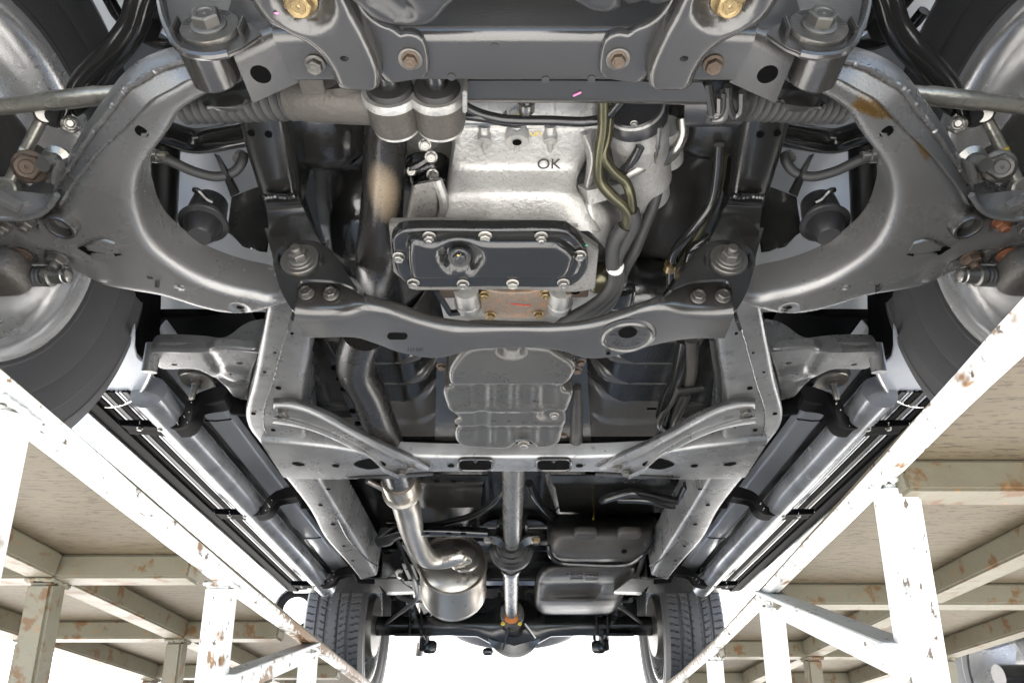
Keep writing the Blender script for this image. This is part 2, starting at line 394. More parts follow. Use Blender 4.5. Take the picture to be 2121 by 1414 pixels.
    for ft in feat:
        if ft[0] == 'dimple':
            c = np.array(to2(pj(ft[1], ft[2]))); k = np.clip(1 - np.linalg.norm(c2 - c, axis=1) / ft[3], 0, 1)
            k = np.clip(k * 1.9, 0, 1); H += ft[4] * k * k * (3 - 2 * k)
        else:
            ln = np.array([to2(p) for p in cr([pj(*t[:2]) for t in px(ft[1])], 8)])
            k = np.clip(1 - segdist(c2, ln, False) / ft[2], 0, 1); k = np.clip(k * 1.5, 0, 1); H += ft[3] * k * k * (3 - 2 * k)
    base = (lambda p, h: (p[0], p[1], (z if zf is None else zf(p[0], p[1])) + h)) if yplane is None else (lambda p, h: (p[0], yplane + h, p[1]))
    vs = [base(p, h) for p, h in zip(c2, H)]; f = [tuple(int(i) for i in t) for t in tri]
    es = {}
    for t in f:
        for i in range(3): es[(t[i], t[(i + 1) % 3])] = 1
    bd = [(a, b) for (a, b) in es if (b, a) not in es]
    mp = {}
    for (a, b) in bd:
        for i in (a, b):
            if i not in mp:
                mp[i] = len(vs); hole = d[i] > step * .2; vs.append(base(c2[i], H[i] + (min(wall, .008) if hole else wall)))
    f += [(b, a, mp[a], mp[b]) for (a, b) in bd]
    o = obj(name, parent, vs, f, m, label, sharp)
    if rust:
        at = o.data.attributes.new('rust', 'FLOAT', 'POINT')
        ln = np.array([to2(p) for p in cr([pj(*t[:2]) for t in px(rust[0])], 8)])
        vv = np.array([to2(v.co) for v in o.data.vertices]); dd = segdist(vv, ln, False)
        at.data.foreach_set('value', np.clip(1.5 * (1 - dd / rust[1]), 0, 1).astype(np.float32))
    return o
def bar(name, parent, m, p0, p1, wd, ht, up=(0, 0, 1), bev=.003, label=None):
    """rectangular bar from p0 to p1; wd across, ht along up (p0,p1 = centre line)"""
    p0, p1 = Vector(p0), Vector(p1); z = (p1 - p0); ln = z.length; z.normalize()
    u = Vector(up); u = (u - z * u.dot(z)).normalized(); x = u.cross(z)
    bm = bmesh.new(); bmesh.ops.create_cube(bm, size=1)
    for v in bm.verts: v.co = Vector((v.co.x * wd, v.co.y * ht, (v.co.z + .5) * ln))
    if bev: bmesh.ops.bevel(bm, geom=bm.edges[:], offset=min(bev, wd * .3, ht * .3), segments=2, affect='EDGES')
    M = Matrix((x, u, z)).transposed().to_4x4(); M.translation = p0
    bm.transform(M); bmesh.ops.recalc_face_normals(bm, faces=bm.faces)
    me = bpy.data.meshes.new(name); bm.to_mesh(me); bm.free()
    return link(name, parent, me, m, label, 30)

_bolt = {}
def bolt_mesh(kind, m):
    k = (kind, m)
    if k in _bolt: return _bolt[k]
    vs, f = [], []
    def ring(r, h, n=24, hexa=False):
        i0 = len(vs)
        for j in range(n):
            a = 2 * math.pi * j / n
            q = r if not hexa else r * math.cos(math.pi / 6) / math.cos((a % (math.pi / 3)) - math.pi / 6)
            vs.append((q * math.cos(a), q * math.sin(a), h))
        return i0
    def bridge(a, b, n=24):
        for j in range(n): f.append((a + j, a + (j + 1) % n, b + (j + 1) % n, b + j))
    prof = [(1.0, 0, 0), (1.0, .10, 0), (.93, .16, 0), (.80, .2, 1), (.80, .72, 1), (.74, .80, 1), (.62, .83, 0)]
    if kind == 'bolt': prof += [(.45, .80, 0), (.40, .74, 0), (.12, .74, 0), (.06, .78, 0)]
    elif kind == 'flat': prof += [(.3, .84, 0), (.05, .84, 0)]
    else: prof += [(.46, .83, 0), (.44, .84, 0), (.44, 1.12, 0), (.40, 1.14, 0), (.44, 1.17, 0), (.40, 1.21, 0), (.44, 1.25, 0), (.34, 1.33, 0), (.05, 1.33, 0)]
    rs = [ring(r, h, 24, bool(hx)) for (r, h, hx) in prof]
    f.append(tuple(range(24))[::-1]); f.append(tuple(rs[-1] + j for j in range(24)))
    for a, b in zip(rs, rs[1:]): bridge(a, b)
    me = bpy.data.meshes.new('bolt'); me.from_pydata(vs, [], f); me.materials.append(MT[m])
    me.shade_smooth(); me.set_sharp_from_angle(angle=math.radians(28))
    _bolt[k] = me; return me
def bolt(parent, pos, r, m='darkbolt', kind='bolt', n=(0, 0, -1), name=None, label=None):
    n = Vector((n[0] * SIDE, n[1], n[2])); x, y, z = frame(n); a = random.uniform(0, 1.04)
    x2 = x * math.cos(a) + y * math.sin(a); y2 = z.cross(x2)
    M = Matrix((x2 * r, y2 * r, z * r)).transposed().to_4x4(); M.translation = Vector(pos)
    o = bpy.data.objects.new(name or ('nut' if kind == 'nut' else 'bolt'), bolt_mesh(kind, m)); C.objects.link(o)
    o.matrix_world = M
    o.parent = parent
    if parent is not None and 'base' in parent: o.location = Vector(o.location) - Vector(parent['base'])
    if label: o['label'] = label
    return o
def text(name, parent, m, body, pos, xdir, ydir, size, depth=.0006):
    cu = bpy.data.curves.new(name, 'FONT'); cu.body = body; cu.size = size; cu.extrude = depth; cu.align_x = 'CENTER'; cu.align_y = 'CENTER'
    t = bpy.data.objects.new('tmp', cu); C.objects.link(t)
    me = bpy.data.meshes.new_from_object(t.evaluated_get(bpy.context.evaluated_depsgraph_get()))
    C.objects.unlink(t); bpy.data.objects.remove(t)
    x = Vector(xdir).normalized(); z = x.cross(Vector(ydir)).normalized(); y = z.cross(x)
    M = Matrix((x, y, z)).transposed().to_4x4(); M.translation = Vector(pos); me.transform(M); me.name = name
    return link(name, parent, me, m, None, 30, False)
def blob(name, parent, m, c, rad, label=None, seg=20, ring=12, sup=2.0, dent=None):
    """rounded lump: super-ellipsoid"""
    vs, f = [], []; c = Vector(c)
    sp = lambda x: math.copysign(abs(x) ** (2 / sup), x)
    for i in range(ring + 1):
        ph = -math.pi / 2 + math.pi * i / ring
        for j in range(seg):
            th = 2 * math.pi * j / seg
            vs.append(c + Vector((sp(math.cos(ph)) * sp(math.cos(th)) * rad[0], sp(math.cos(ph)) * sp(math.sin(th)) * rad[1], sp(math.sin(ph)) * rad[2])))
    for i in range(ring):
        for j in range(seg):
            a, b = i * seg + j, i * seg + (j + 1) % seg; f.append((a, b, b + seg, a + seg))
    bm = bmesh.new(); bv = [bm.verts.new(v) for v in vs]
    for q in f: bm.faces.new([bv[k] for k in q])
    bmesh.ops.remove_doubles(bm, verts=bm.verts, dist=1e-5); bmesh.ops.recalc_face_normals(bm, faces=bm.faces)
    me = bpy.data.meshes.new(name); bm.to_mesh(me); bm.free()
    return link(name, parent, me, m, label, 50)
def both(fn):
    global SIDE
    for s in (1, -1):
        SIDE = s; fn(s == 1)
    SIDE = 1
# ------------------------------------------------------------------ ground
def ground():
    N = 40; xs = [math.copysign(abs(t) ** 3, t) * 900 for t in np.linspace(-1, 1, N + 1)]
    vs = [(x, y, 0) for y in xs for x in xs]
    f = [(j * (N + 1) + i, j * (N + 1) + i + 1, (j + 1) * (N + 1) + i + 1, (j + 1) * (N + 1) + i) for j in range(N) for i in range(N)]
    o = obj('ground', None, vs, f, 'ground', None, 180); o['kind'] = 'structure'; o['label'] = 'pale concrete yard far below the ramp'
ground()

# ------------------------------------------------------------------ the inclined steel ramp: two runways
DOWN = Vector((0, math.sin(TAU), -math.cos(TAU)))
def hgt(p): return (TILT @ Vector(p)).z
def post(name, par, top, wd, m, cut=0.0):
    top = Vector(top); ln = hgt(top) + .02
    if ln > .06:
        o = bar(name, par, m, top, top + DOWN * ln, wd, wd, (0, 1, 0), .004)
        h = wd * .53; q = []
        for k in range(4):
            ca, sa = ((-1, -1), (1, -1), (1, 1), (-1, 1))[k]; cb, sb = ((1, -1), (1, 1), (-1, 1), (-1, -1))[k]
            for t in range(9): q.append(top + Vector(((ca + (cb - ca) * t / 9) * h, (sa + (sb - sa) * t / 9) * h, -.001 + random.uniform(-.0012, .0012))))
        q.append(q[0]); tube('weld_bead', o, m, q, lambda t: .0032 + .0009 * math.sin(t * 130), 8, sm=False)
        return o
def runway(left):
    s = -1 if left else 1
    t = thing('ramp_runway', ('left' if left else 'right') + (' runway of the white steel ramp, rust patches along its inner edge low down' if left else ' runway of the white steel ramp with the wide post and the diagonal brace'), 'ramp', (s * .6, 2, .262))
    xi = (lambda y: -float(np.interp(y, [.3, .44, .54, .69, .83, 1.14, 1.47, 2.2, 4.5], [.387, .389, .391, .398, .402, .411, .414, .4215, .43]))) if left else (lambda y: float(np.interp(y, [.1, .35, .6, 1.64, 2.14, 4.5], [.318, .329, .352, .43, .452, .46])))
    xo = (lambda y: -float(np.interp(y, [.3, .5, .556, 1.053, 1.87, 4.5], [.418, .420, .422, .436, .440, .449]))) if left else (lambda y: float(np.interp(y, [.1, .45, 1.24, 1.6, 2.1, 4.5], [.346, .358, .4155, .443, .466, .475])))
    ZD = .268
    # deck plates, one between each pair of cross beams
    cuts = ([-.35, .22, .945, 1.37, 1.885, 2.5, 3.2, 4.0, 4.7] if left else [-.35, .10, .632, 1.097, 1.57, 2.02, 3.2, 4.0, 4.7])
    for a, b in zip(cuts, cuts[1:]):
        o4 = [Vector((xi(a) + s * .002, a + .0015, ZD)), Vector((xi(b) + s * .002, b - .0015, ZD)), Vector((s * .925, b - .0015, ZD)), Vector((s * .925, a + .0015, ZD))]
        prism('deck_plate', t, 'deck', o4, (0, 0, .0042), 0)
    # inner edge angle: flange under the deck edge
    ys = np.linspace(-.35, 4.7, 90)
    rows = []
    rj = [random.uniform(-.0006, .0006) for _ in ys]
    for q, dx, z in ((0, .0, .2675), (0, .001, .2548), (0, .003, .2535), (1, -.0025, .2535), (1, 0, .2545), (1, 0, .258)):
        rows.append([Vector(((xo(y) if q else xi(y)) + s * dx + rj[i], y, z)) for i, y in enumerate(ys)])
    be = grid('inner_edge_angle', t, 'steelbeam', rows, .004)
    at = be.data.attributes.new('rust', 'FLOAT', 'POINT')
    at.data.foreach_set('value', [(.36 * math.exp(-((v.co.y - 1.5) / .22) ** 2) + .33 * math.exp(-((v.co.y - 2.0) / .2) ** 2) if left else .20 * math.exp(-((v.co.y - 1.9) / .5) ** 2)) + (.26 if v.co.z > .2565 else .08) for v in be.data.vertices])
    # long beams
    for x, zb in ((.605, .2365), (.885, .2335)):
        for a, b in zip(cuts, cuts[1:]):
            bar('long_beam', t, 'steelg', (s * (x + .02), a + .022, (ZD + zb) / 2), (s * (x + .02), b - .022, (ZD + zb) / 2), .04, ZD - zb - .001, (0, 0, 1), .003)
    # cross beams
    for c in cuts[1:]:
        bar('cross_beam', t, 'steelg', (xo(c) - s * .001, c, .252), (s * .925, c, .2515), .042, .031, (0, 0, 1), .003)
    bar('outer_edge_angle', t, 'steelw', (s * .93, -.35, .262), (s * .93, 4.7, .262), .006, .05, (0, 0, 1), .001)
    # kerb rail on the outer side of the deck
    # posts
    if left:
        inner = [P(0, 846, .2535), P(427, 1212, .2535), P(607, 1344, .2535)]
        wds = [.040, .036, .034]
        outer = [(.628, .945, .034), (.628, 1.37, .03), (.908, .945, .034), (.908, 1.37, .03), (.628, 1.885, .03), (.908, 1.885, .03)]
    else:
        inner = [P(1878, 1004, .2535), P(1622, 1250, .2535), P(1497, 1362, .2535)]
        wds = [.033, .032, .032]
        outer = [(.628, 1.57, .03), (.908, 1.097, .03), (.908, 1.57, .03), (.628, 2.02, .026), (.908, 2.02, .03)]
    for p, wd in zip(inner, wds):
        p.x = xi(p.y) + s * .021
        post('post', t, p, wd, 'steelw')
    for x, y, wd in outer:
        post('post', t, (s * x, y, .236), wd, 'steelg')
    for y in (-.3, 3.3, 4.2):
        post('post', t, (xi(y) + s * .021, y, .2535), .042, 'steelw'); post('post', t, (s * .908, y, .24), .034, 'steelg')
    # diagonal brace between two inner posts
    if left: a, b = inner[2] + Vector((0, -.03, -.012)), inner[1] + DOWN * .140
    else: a, b = inner[1] + Vector((.0, -.02, -.004)), inner[0] + DOWN * .165
    d = (b - a).normalized()
    bar('diagonal_brace', t, 'steelw', a, b, .040, .006, (1, 0, 0), .001)
    bar('diagonal_brace', t, 'steelw', a + Vector((-s * .014, 0, .018)), b + Vector((-s * .014, 0, .018)), .006, .034, (1, 0, 0), .001)
runway(True); runway(False)

# ------------------------------------------------------------------ the truck
TR = thing('pickup_truck', 'silver pickup truck seen from below, standing on the steel ramp runways', 'truck', (0, 2.0, .272))
WY, WR, AZ = (.60, 3.40), .379, .650
# -- wheels
def tread_tyre(name, par, c, inner_sign):
    """tyre with circumferential and lateral grooves; axis x, inner sidewall on the inner_sign side"""
    NA, half = 504, .130
    prof = []      # (x, r, tread flag)
    side = [(.088, .232), (.098, .238), (.103, .244), (.103, .247), (.112, .262), (.1195, .281), (.1195, .284), (.124, .292), (.1275, .316), (.1255, .318), (.1250, .340), (.1265, .342), (.119, .357)]
    xs = np.linspace(.112, -.112, 41)
    for x, r in side: prof.append((x, r, 0))
    for x in xs: prof.append((x, .379 - .010 * (abs(x) / .112) ** 3.2, 1))
    for x, r in side[::-1]: prof.append((-x, r, 0))
    prof += [(-.06, .224, 0), (.06, .224, 0)]
    vs, f = [], []
    for (x, r, tr) in prof:
        for k in range(NA):
            a = 2 * math.pi * k / NA; rr = r
            if tr:
                g = 0
                for gx in (-.066, -.024, .022, .064):
                    if abs(x - gx) < .0045: g = .0075
                ph = (k / NA * 84 + abs(x) * 16 * (1 if abs(x) < .07 else .55) + (.5 if x < 0 else 0)) % 1
                if ph < .13 and abs(x) > .012: g = max(g, .006)
                rr -= g
            vs.append((c[0] + x * inner_sign, c[1] + math.cos(a) * rr, c[2] + math.sin(a) * rr))
    M = len(prof)
    for i in range(M):
        i2 = (i + 1) % M
        for k in range(NA):
            a, b = i * NA + k, i * NA + (k + 1) % NA; c_, d = i2 * NA + (k + 1) % NA, i2 * NA + k
            f.append((a, b, c_, d))
    return obj(name, par, vs, f, 'tyre', None, 28)
def wheel(s, y):
    cx = s * .762
    hub = lathe('wheel', TR, 'darkbolt', [(0, -.02), (.05, -.02), (.055, .02), (.075, .03), (.08, .06), (0, .06)], (cx, y, AZ), (s, 0, 0), 28)
    tread_tyre('tyre', hub, (cx, y, AZ), -s)
    # barrel seen from the inner side; h measured outwards along the axle
    pr = [(.2395, -.100), (.2405, -.096), (.2330, -.092), (.2270, -.088), (.2225, -.070), (.2205, -.062), (.2235, -.056), (.216, -.040), (.196, -.022), (.193, .018), (.205, .045), (.212, .075), (.22, .098), (.236, .1), (.236, .104),
          (.215, .104), (.19, .09), (.15, .085), (.075, .075), (.0, .075), (0, .066), (.075, .066), (.15, .07), (.178, .06), (.186, .04), (.186, -.02), (.205, -.045), (.212, -.066), (.219, -.088), (.230, -.0985), (.2395, -.100)]
    lathe('rim', hub, 'rim', pr, (cx, y, AZ), (s, 0, 0), 72)
    return hub
SIDE = 1
for s in (-1, 1):
    for y in WY: wheel(s, y)

# -- body shell (closed above the chassis: floor, sides, bonnet, cab, load bed)
def body():
    def side(s):
        x = s * .885
        o = [(-.62, .80), (-.60, .62), (-.42, .60)] if False else []
        pts = [(-.30, 1.30), (-.30, .78), (.14, .76)]
        for a in np.linspace(180, 0, 15): pts.append((.60 + .46 * math.cos(math.radians(a)), .70 + .44 * math.sin(math.radians(a))))
        pts += [(1.10, .73), (2.86, .73)]
        for a in np.linspace(180, 0, 15): pts.append((3.40 + .46 * math.cos(math.radians(a)), .72 + .43 * math.sin(math.radians(a))))
        pts += [(3.95, .80), (4.55, .86), (4.55, 1.5), (2.75, 1.5), (2.6, 2.0), (1.55, 2.02), (.95, 1.55), (.0, 1.42)]
        return prism('body_side', TR, 'body', [(x, y, z) for y, z in pts], (.045, 0, 0) if s > 0 else (-.045, 0, 0), .006, 'silver bodywork along one flank with wheel arches')
    side(1); side(-1)
    # upper skin: bonnet, windscreen, roof, rear
    prof = [(-.34, .90), (-.36, 1.2), (-.25, 1.36), (.0, 1.42), (.95, 1.56), (1.55, 2.03), (2.6, 2.01), (2.76, 1.52), (4.55, 1.52), (4.57, .9)]
    rows = [[Vector((x, y, z + .02 * (1 - abs(x)))) for x in np.linspace(-.93, .93, 9)] for y, z in prof]
    vs = [p for r in rows for p in r]; f = [(i * 9 + j, i * 9 + j + 1, i * 9 + j + 10, i * 9 + j + 9) for i in range(len(rows) - 1) for j in range(8)]
    obj('upper_body', TR, vs, f, 'body', 'silver bonnet, cab roof and load bed lid', 30)
body()
# ------------------------------------------------------------------ truck, front: cross member, braces, suspension
def front_beam():
    rows = [[p + Vector((0, .003, .075)) for p in L('560,70 700,66 890,66 1065,65 1240,66 1430,66 1570,70', .50)],
            L('560,70 700,66 890,66 1065,65 1240,66 1430,66 1570,70', .50),
            L('612,170 720,169 890,168 1065,168 1240,168 1410,169 1518,170', .50),
            [p + Vector((0, .001, .05)) for p in L('612,170 720,169 890,168 1065,168 1240,168 1410,169 1518,170', .50)]]
    b = skin('front_crossmember', TR, 'satin', rows, 60, [0, .010, .004, 0], .004, label='broad grey black cross member in front of the engine')
    for u, v in ((935, 160), (1025, 98), (1130, 166), (1225, 164)):
        lathe('stamp_mark', b, 'satin', [(.0001, 0), (.003, 0), (.0034, .0004), (.0001, .0006)], P(u, v, .4995), (0, 0, -1), 12)
    g = skin('steering_rack_guard', TR, 'satin', [L('966,168 1200,168 1455,172', .532), L('966,206 1200,208 1470,212', .532), L('966,213 1200,214 1475,218', .538), L('966,213 1200,214 1475,218', .58)], 30, .004, .004, label='flat dark bar behind the front cross member')
    a = P(1187, 199, .531); c = P(1204, 191, .531)
    tube('crayon_mark', g, 'pink', [a, (a + c) / 2, c], .0011, 6)
    bar('end_plate', g, 'alu', P(964, 168, .53), P(964, 214, .53), .004, .03, (0, 0, 1), .001)
front_beam()
def front_side(left):
    # bracket of the front arm pivot: upright front plate folded into a level lower plate
    y0 = .322
    fp = LY('322,-60 328,-10 340,40 352,68 362,88 378,105 400,114 443,117 470,113 482,107 500,100 560,60 560,-60', y0)
    b = prism('arm_bracket', TR, 'satin', fp, (0, .004, 0), .0012, 'dark bracket holding the front pivot of the lower arm')
    skin('bracket_lower_plate', b, 'satin', [LY('500,-60 528,-60', y0 - .002) , LY('470,30 548,20', y0 - .002), L('480,108 566,66', .503), L('524,214 619,171', .503)], 12, [0, 0, .012, 0], .004, sm=False)
    lathe('bracket_hole', b, 'hole_shade', [(.0001, 0), (.0085, 0), (.0088, -.001), (.0001, -.0012)], P(540, 155, .5026), (0, 0, -1), 20)
    rim = LY('325,-40 340,40 352,68 362,88 378,105 400,114 443,117 472,112', y0 - .003)
    tube('bracket_lip', b, 'satin', rim, .0034, 8)
    c = LY('437,62', y0)[0]
    wsh = lathe('cam_washer', b, 'darkbolt', [(.0235, 0), (.0235, .003), (.0228, .004), (.011, .0042), (0, .0042)], c, (0, -1, 0), 40)
    for k in range(22):      # graduation marks of the alignment cam
        a = math.radians(200 - k * 7 if left else -20 + k * 7) if True else 0
        d = Vector((math.cos(a), 0, math.sin(a)))
        if d.z < -.1: continue
        bar('graduation', wsh, 'stamp', c + d * .0165 + Vector((0, -.0043, 0)), c + d * .0215 + Vector((0, -.0043, 0)), .0007, .0006, (0, 1, 0), 0)
    bolt(b, c + Vector((0, -.004, 0)), .0142, 'darkbolt', 'bolt', (0, -1, 0), 'cam_bolt')
    for sg in (-1, 1):
        ctr = c + Vector((sg * .0268, -.003, -.001))
        bar('cam_stop', b, 'satin', ctr + Vector((0, 0, -.009)), ctr + Vector((0, 0, .009)), .003, .010, (0, 1, 0), .001)
    cc = P(450, 150, .527)
    lathe('pivot_sleeve', b, 'satin', [(.006, 0), (.0195, .0), (.0205, .003), (.0205, .040), (.018, .043), (.006, .043)], (cc.x, y0 + .010, .522), (0, 1, 0), 28)
    # lower control arm
    out = ('472,150 443,157 393,167 350,190 313,210 283,240 247,277 207,313 173,353 143,393 120,428 104,440 83,452 43,455 5,465 -30,480 -40,505 -10,522 '
           '20,540 53,558 100,559 133,564 179,583 213,599 279,612 332,621 415,646 465,656 518,657 565,646 606,628 600,617 560,622 532,616 482,606 415,583 359,550 '
           '319,516 299,486 289,460 281,427 281,400 290,363 310,330 340,290 367,247 393,227 423,210 467,193 498,187 494,165')
    feats = [('dimple', 496, 641, .015, .004), ('dimple', 43, 532, .021, .006), ('dimple', 118, 538, .021, .005), ('dimple', 50, 466, .016, .005),
             ('ridge', '60,500 100,505 150,520 185,545 200,570', .016, -.003), ('dimple', 376, 594, .005, -.002)]
    holes = [(295, 271, 9.5, 7), (496, 642, 9, 7)]
    if left: a = pressed('lower_control_arm', TR, 'arm', out, .52, .015, .040, holes, feats, .008, label='grey lower suspension arm on the left, curved like a wishbone')
    else: a = pressed('lower_control_arm', TR, 'armrust', out, .52, .015, .040, holes, feats, .008, label='lower suspension arm on the right with an ochre rust streak', rust=('352,217 325,228 300,236 275,243 252,254 238,266 225,284 212,305 200,325', .011))
    # outer flank with its weld bead
    low = L('456,145 443,153 393,163 350,186 313,206 283,236 247,273 207,309 173,349 143,389 121,425', .5255)
    mid = L('452,136 430,128 388,128 333,143 293,167 260,187 233,227 200,267 150,343 123,380 110,425', .541)
    top = L('440,112 400,98 363,98 317,110 277,130 247,157 227,183 200,220 163,277 133,333 112,390', .557)
    back = [p + Vector((.0, .006, .012)) for p in top]
    fl = skin('arm_flank', a, 'arm', [low, mid, top, back], 60, [0, .004, .012, 0], .004)
    pts = resample(cr(mid, 8), 110); pts = [p + Vector((random.uniform(-.0005, .0005), -.0012 + random.uniform(-.0005, .0005), random.uniform(-.0005, .0005) - .001)) for p in pts]
    tube('weld_bead', a, 'arm', pts, lambda t: .0030 + .0005 * math.sin(t * 300), 8, sm=False)
    for u_, v_, r_ in ((295, 271, .0062), (496, 642, .0075)): lathe('hole', a, 'hole_shade', [(.0001, 0), (r_, 0), (r_, .002), (.0001, .002)], P(u_, v_, .5222 if u_ < 400 else .5265), (0, 0, -1), 16)
    lathe('bushing_ring', a, 'satin', [(.0115, .010), (.0115, -.006), (.0125, -.0085), (.0155, -.0085), (.0165, -.006), (.0165, .01)], P(131, 463, .517), (.10, .1, 1), 28)
    lathe('bushing_bore', a, 'hole_shade', [(.0001, 0), (.0117, 0), (.0117, .002), (.0001, .002)], P(131, 463, .521), (.1, .1, 1), 22)
    # torn triangular pocket
    prism('pocket', a, 'hole_shade', L('139,519 171,510 222,512 240,523 253,527 235,531 190,528', .5194), (0, 0, -.0006), 0)
    prism('pocket_flap', a, 'arm', L('171,511 200,496 218,494 238,500 248,515 247,521 205,518', .5188), (0, .001, -.003), .0006)
    prism('pocket_flap', a, 'arm', L('190,522 205,518 236,521 238,529 225,534 192,531', .5186), (0, 0, -.004), .0008)
    lathe('pocket_hole', a, 'hole_shade', [(.0001, 0), (.003, 0), (.003, .0008), (.0001, .0008)], P(176, 514, .5164), (0, 0, -1), 12)
    mm = [('rustbolt', 43), ('darkbolt', 118)] if left else [('redbolt', 43), ('rustbolt', 118)]
    for (m, u) in mm: bolt(a, P(u, 527 if u < 90 else 533, .5225), .0125, m, 'nut')
    bolt(a, P(55, 458, .5235), .0105, 'darkbolt' if left else 'redbolt', 'nut'); bolt(a, P(8, 467, .5235), .010, 'darkbolt', 'nut')
    if left: text('stamped_marks', a, 'stamp', 'R', P(310, 575, .5185), (.3, -1, 0), (1, .3, 0), .0095); text('stamped_marks', a, 'stamp', '0220', P(325, 588, .5185), (.45, -1, 0), (1, .45, 0), .0075)
    else: text('stamped_marks', a, 'stamp', '7927', P(2130 - 1818, 597, .5185) , (.45, 1, 0), (-1, .45, 0), .0085)
    # brace from the cross member forwards
    s = pressed('front_brace', TR, 'satin', '490,-60 505,-10 545,48 582,70 632,96 663,122 685,158 697,184 713,193 745,195 779,193 787,170 786,150 776,122 757,80 735,40 712,-10 690,-60', .477, .007, .022,
                [(713, 122, 9, 6.5)], [('dimple', 624, 6, .026, .009)], .007, label='curved pressed strap bolted under the front cross member')
    t = pressed('brace_tab', s, 'satin', '700,-60 722,-10 745,40 766,82 785,125 792,170 868,166 884,160 888,148 881,92 870,78 845,69 828,73 812,60 790,52 760,30 735,-10 722,-60', .4945, .0025, .006, (), (), .008)
    lathe('washer', s, 'darkbolt', [(.0001, 0), (.0098, 0), (.0098, .0014), (.0092, .0018), (.0001, .0018)], P(850, 122, .4942), (0, 0, -1), 26)
    bolt(s, P(850, 122, .4925), .0073, 'rustbolt')
    bolt(s, P(622, 0, .4855), .0128, 'gold')
    bolt(b, P(653, 133, .499), .0085, 'darkbolt' if left else 'rustbolt')
    if left:
        for u, v in ((596, 17), (573, 28)): blob('crayon_mark', s, 'pink', P(u, v, .4768), (.0022, .001, .0008), seg=8, ring=5)
    skin('bracket_skirt', b, 'satin', [L('418,214 450,196 500,186 520,184', .555), L('425,220 455,222 490,220 520,206', .530), L('440,226 470,232 497,230 507,214', .532)], 16, .004, .003)
    # steering: bellows, tie rod
    p0, p1 = P(622, 200, .562), P(385, 224, .588)
    n = 13 if left else 15; vs = []
    pr = []; ln = (p1 - p0).length; dr = (p1 - p0).normalized()
    for k in range(n * 6 + 1):
        t = k / (n * 6); r = .0200 - .0065 * t + .0030 * math.cos(t * n * 2 * math.pi); pr.append((r, t * ln))
    x, y, z = frame(dr); 
    SX = SIDE
    lathe('steering_boot', TR, 'rubber', [(.001, 0)] + pr + [(.001, ln)], p0, (dr.x * SX, dr.y, dr.z), 24, label='ribbed rubber steering boot')
    e0, e1 = P(330, 184, .588), P(-90, 232, .602)
    rd = tube('tie_rod', TR, 'rod', [e0.lerp(e1, t) for t in (0, .1, .25, .3, .52, .55, .8, 1)], [.0085, .0085, .0085, .0098, .0098, .0085, .0085, .0085], 6 if False else 14, sm=False, label='bright steel tie rod with a hexagonal middle')
    # anti-roll bar and its drop link
    tube('anti_roll_bar', TR, 'gloss', L('330,-120,.70 310,-50,.69 292,0,.68 275,55,.67 245,98,.66 205,140,.652 172,180,.64 160,205,.63 140,218,.62'), .0142, 18, label='thick glossy black bar bending down beside the tyre')
    lk = tube('drop_link', TR, 'rod', L('90,240,.606 18,382,.552'), .0062, 12, label='slim link rod with round ends')
    lathe('link_end', lk, 'rod', [(.001, -.006), (.0105, -.006), (.0125, -.004), (.0125, .006), (.0105, .008), (.0085, .008), (.008, .0065), (.001, .0065)], P(15, 390, .549), (.15, -.65, -.75), 24)
    lathe('link_end', lk, 'zinc', [(.001, -.004), (.010, -.004), (.011, .004), (.009, .008), (.001, .008)], P(92, 235, .608), (.6, -.5, -.6), 20)
    lathe('link_boot', lk, 'rubber', [(.001, 0), (.012, 0), (.013, .006), (.009, .012), (.001, .012)], P(108, 240, .612), (.8, -.3, -.3), 20)
    pm = L('90,240,.606 18,382,.552'); q = pm[0].lerp(pm[1], .48); q2 = pm[0].lerp(pm[1], .52)
    tube('paint_band', lk, 'white' if left else 'yellow', [q, q2], .0065, 12, sm=False)
    tube('sway_stud', lk, 'gloss', L('142,215,.615 128,262,.6'), .0055, 10)
    bolt(lk, P(146, 258, .60), .0095, 'zinc', 'nut', (.5, -.6, -.6))
    # knuckle, ball joint, brake parts
    kn = blob('steering_knuckle', TR, 'darkbolt', PX(-25, 330, -.66), (.03, .055, .075), 'dark cast steering knuckle inside the wheel', 20, 12, 2.6)
    wx = -.70 * SIDE
    lathe('brake_disc', kn, 'darkbolt', [(.001, 0), (.085, 0), (.088, .004), (.125, .006), (.126, .02), (.001, .02)], (wx, .6, .65), (-1, 0, 0), 40)
    tube('knuckle_arm', kn, 'darkbolt', [PX(-10, 400, -.64), PX(40, 430, -.62), PX(20, 520, -.60)], [.03, .026, .02], 14)
    tube('knuckle_arm', kn, 'alu2', [PX(0, 350, -.68), PX(60, 330, -.655), PX(105, 372, -.635)], [.03, .024, .016], 14)
    blob('brake_caliper', kn, 'alu2', P(-5, 562, .50), (.034, .030, .022), None, 20, 12, 3.2)
    fit = lathe('brake_hose_union', TR, 'zinc', [(.001, 0), (.011, 0), (.0115, .004), (.010, .005)] + [(.0105 - .0015 * (k % 2), .006 + k * .0018) for k in range(9)] + [(.0085, .023), (.0125, .0235), (.0125, .030), (.0095, .031), (.0095, .045), (.0085, .046), (.0085, .051), (.004, .053), (.001, .053)], P(56, 573, .505), (1, -.04, 0), 20, 'threaded union sticking out below the arm end')
    lathe('rubber_sleeve', fit, 'rubber', [(.0112, .004)] + [(.0125 - .002 * (k % 2), .005 + k * .0022) for k in range(8)] + [(.011, .0235)], P(56, 573, .505), (1, -.04, 0), 20)
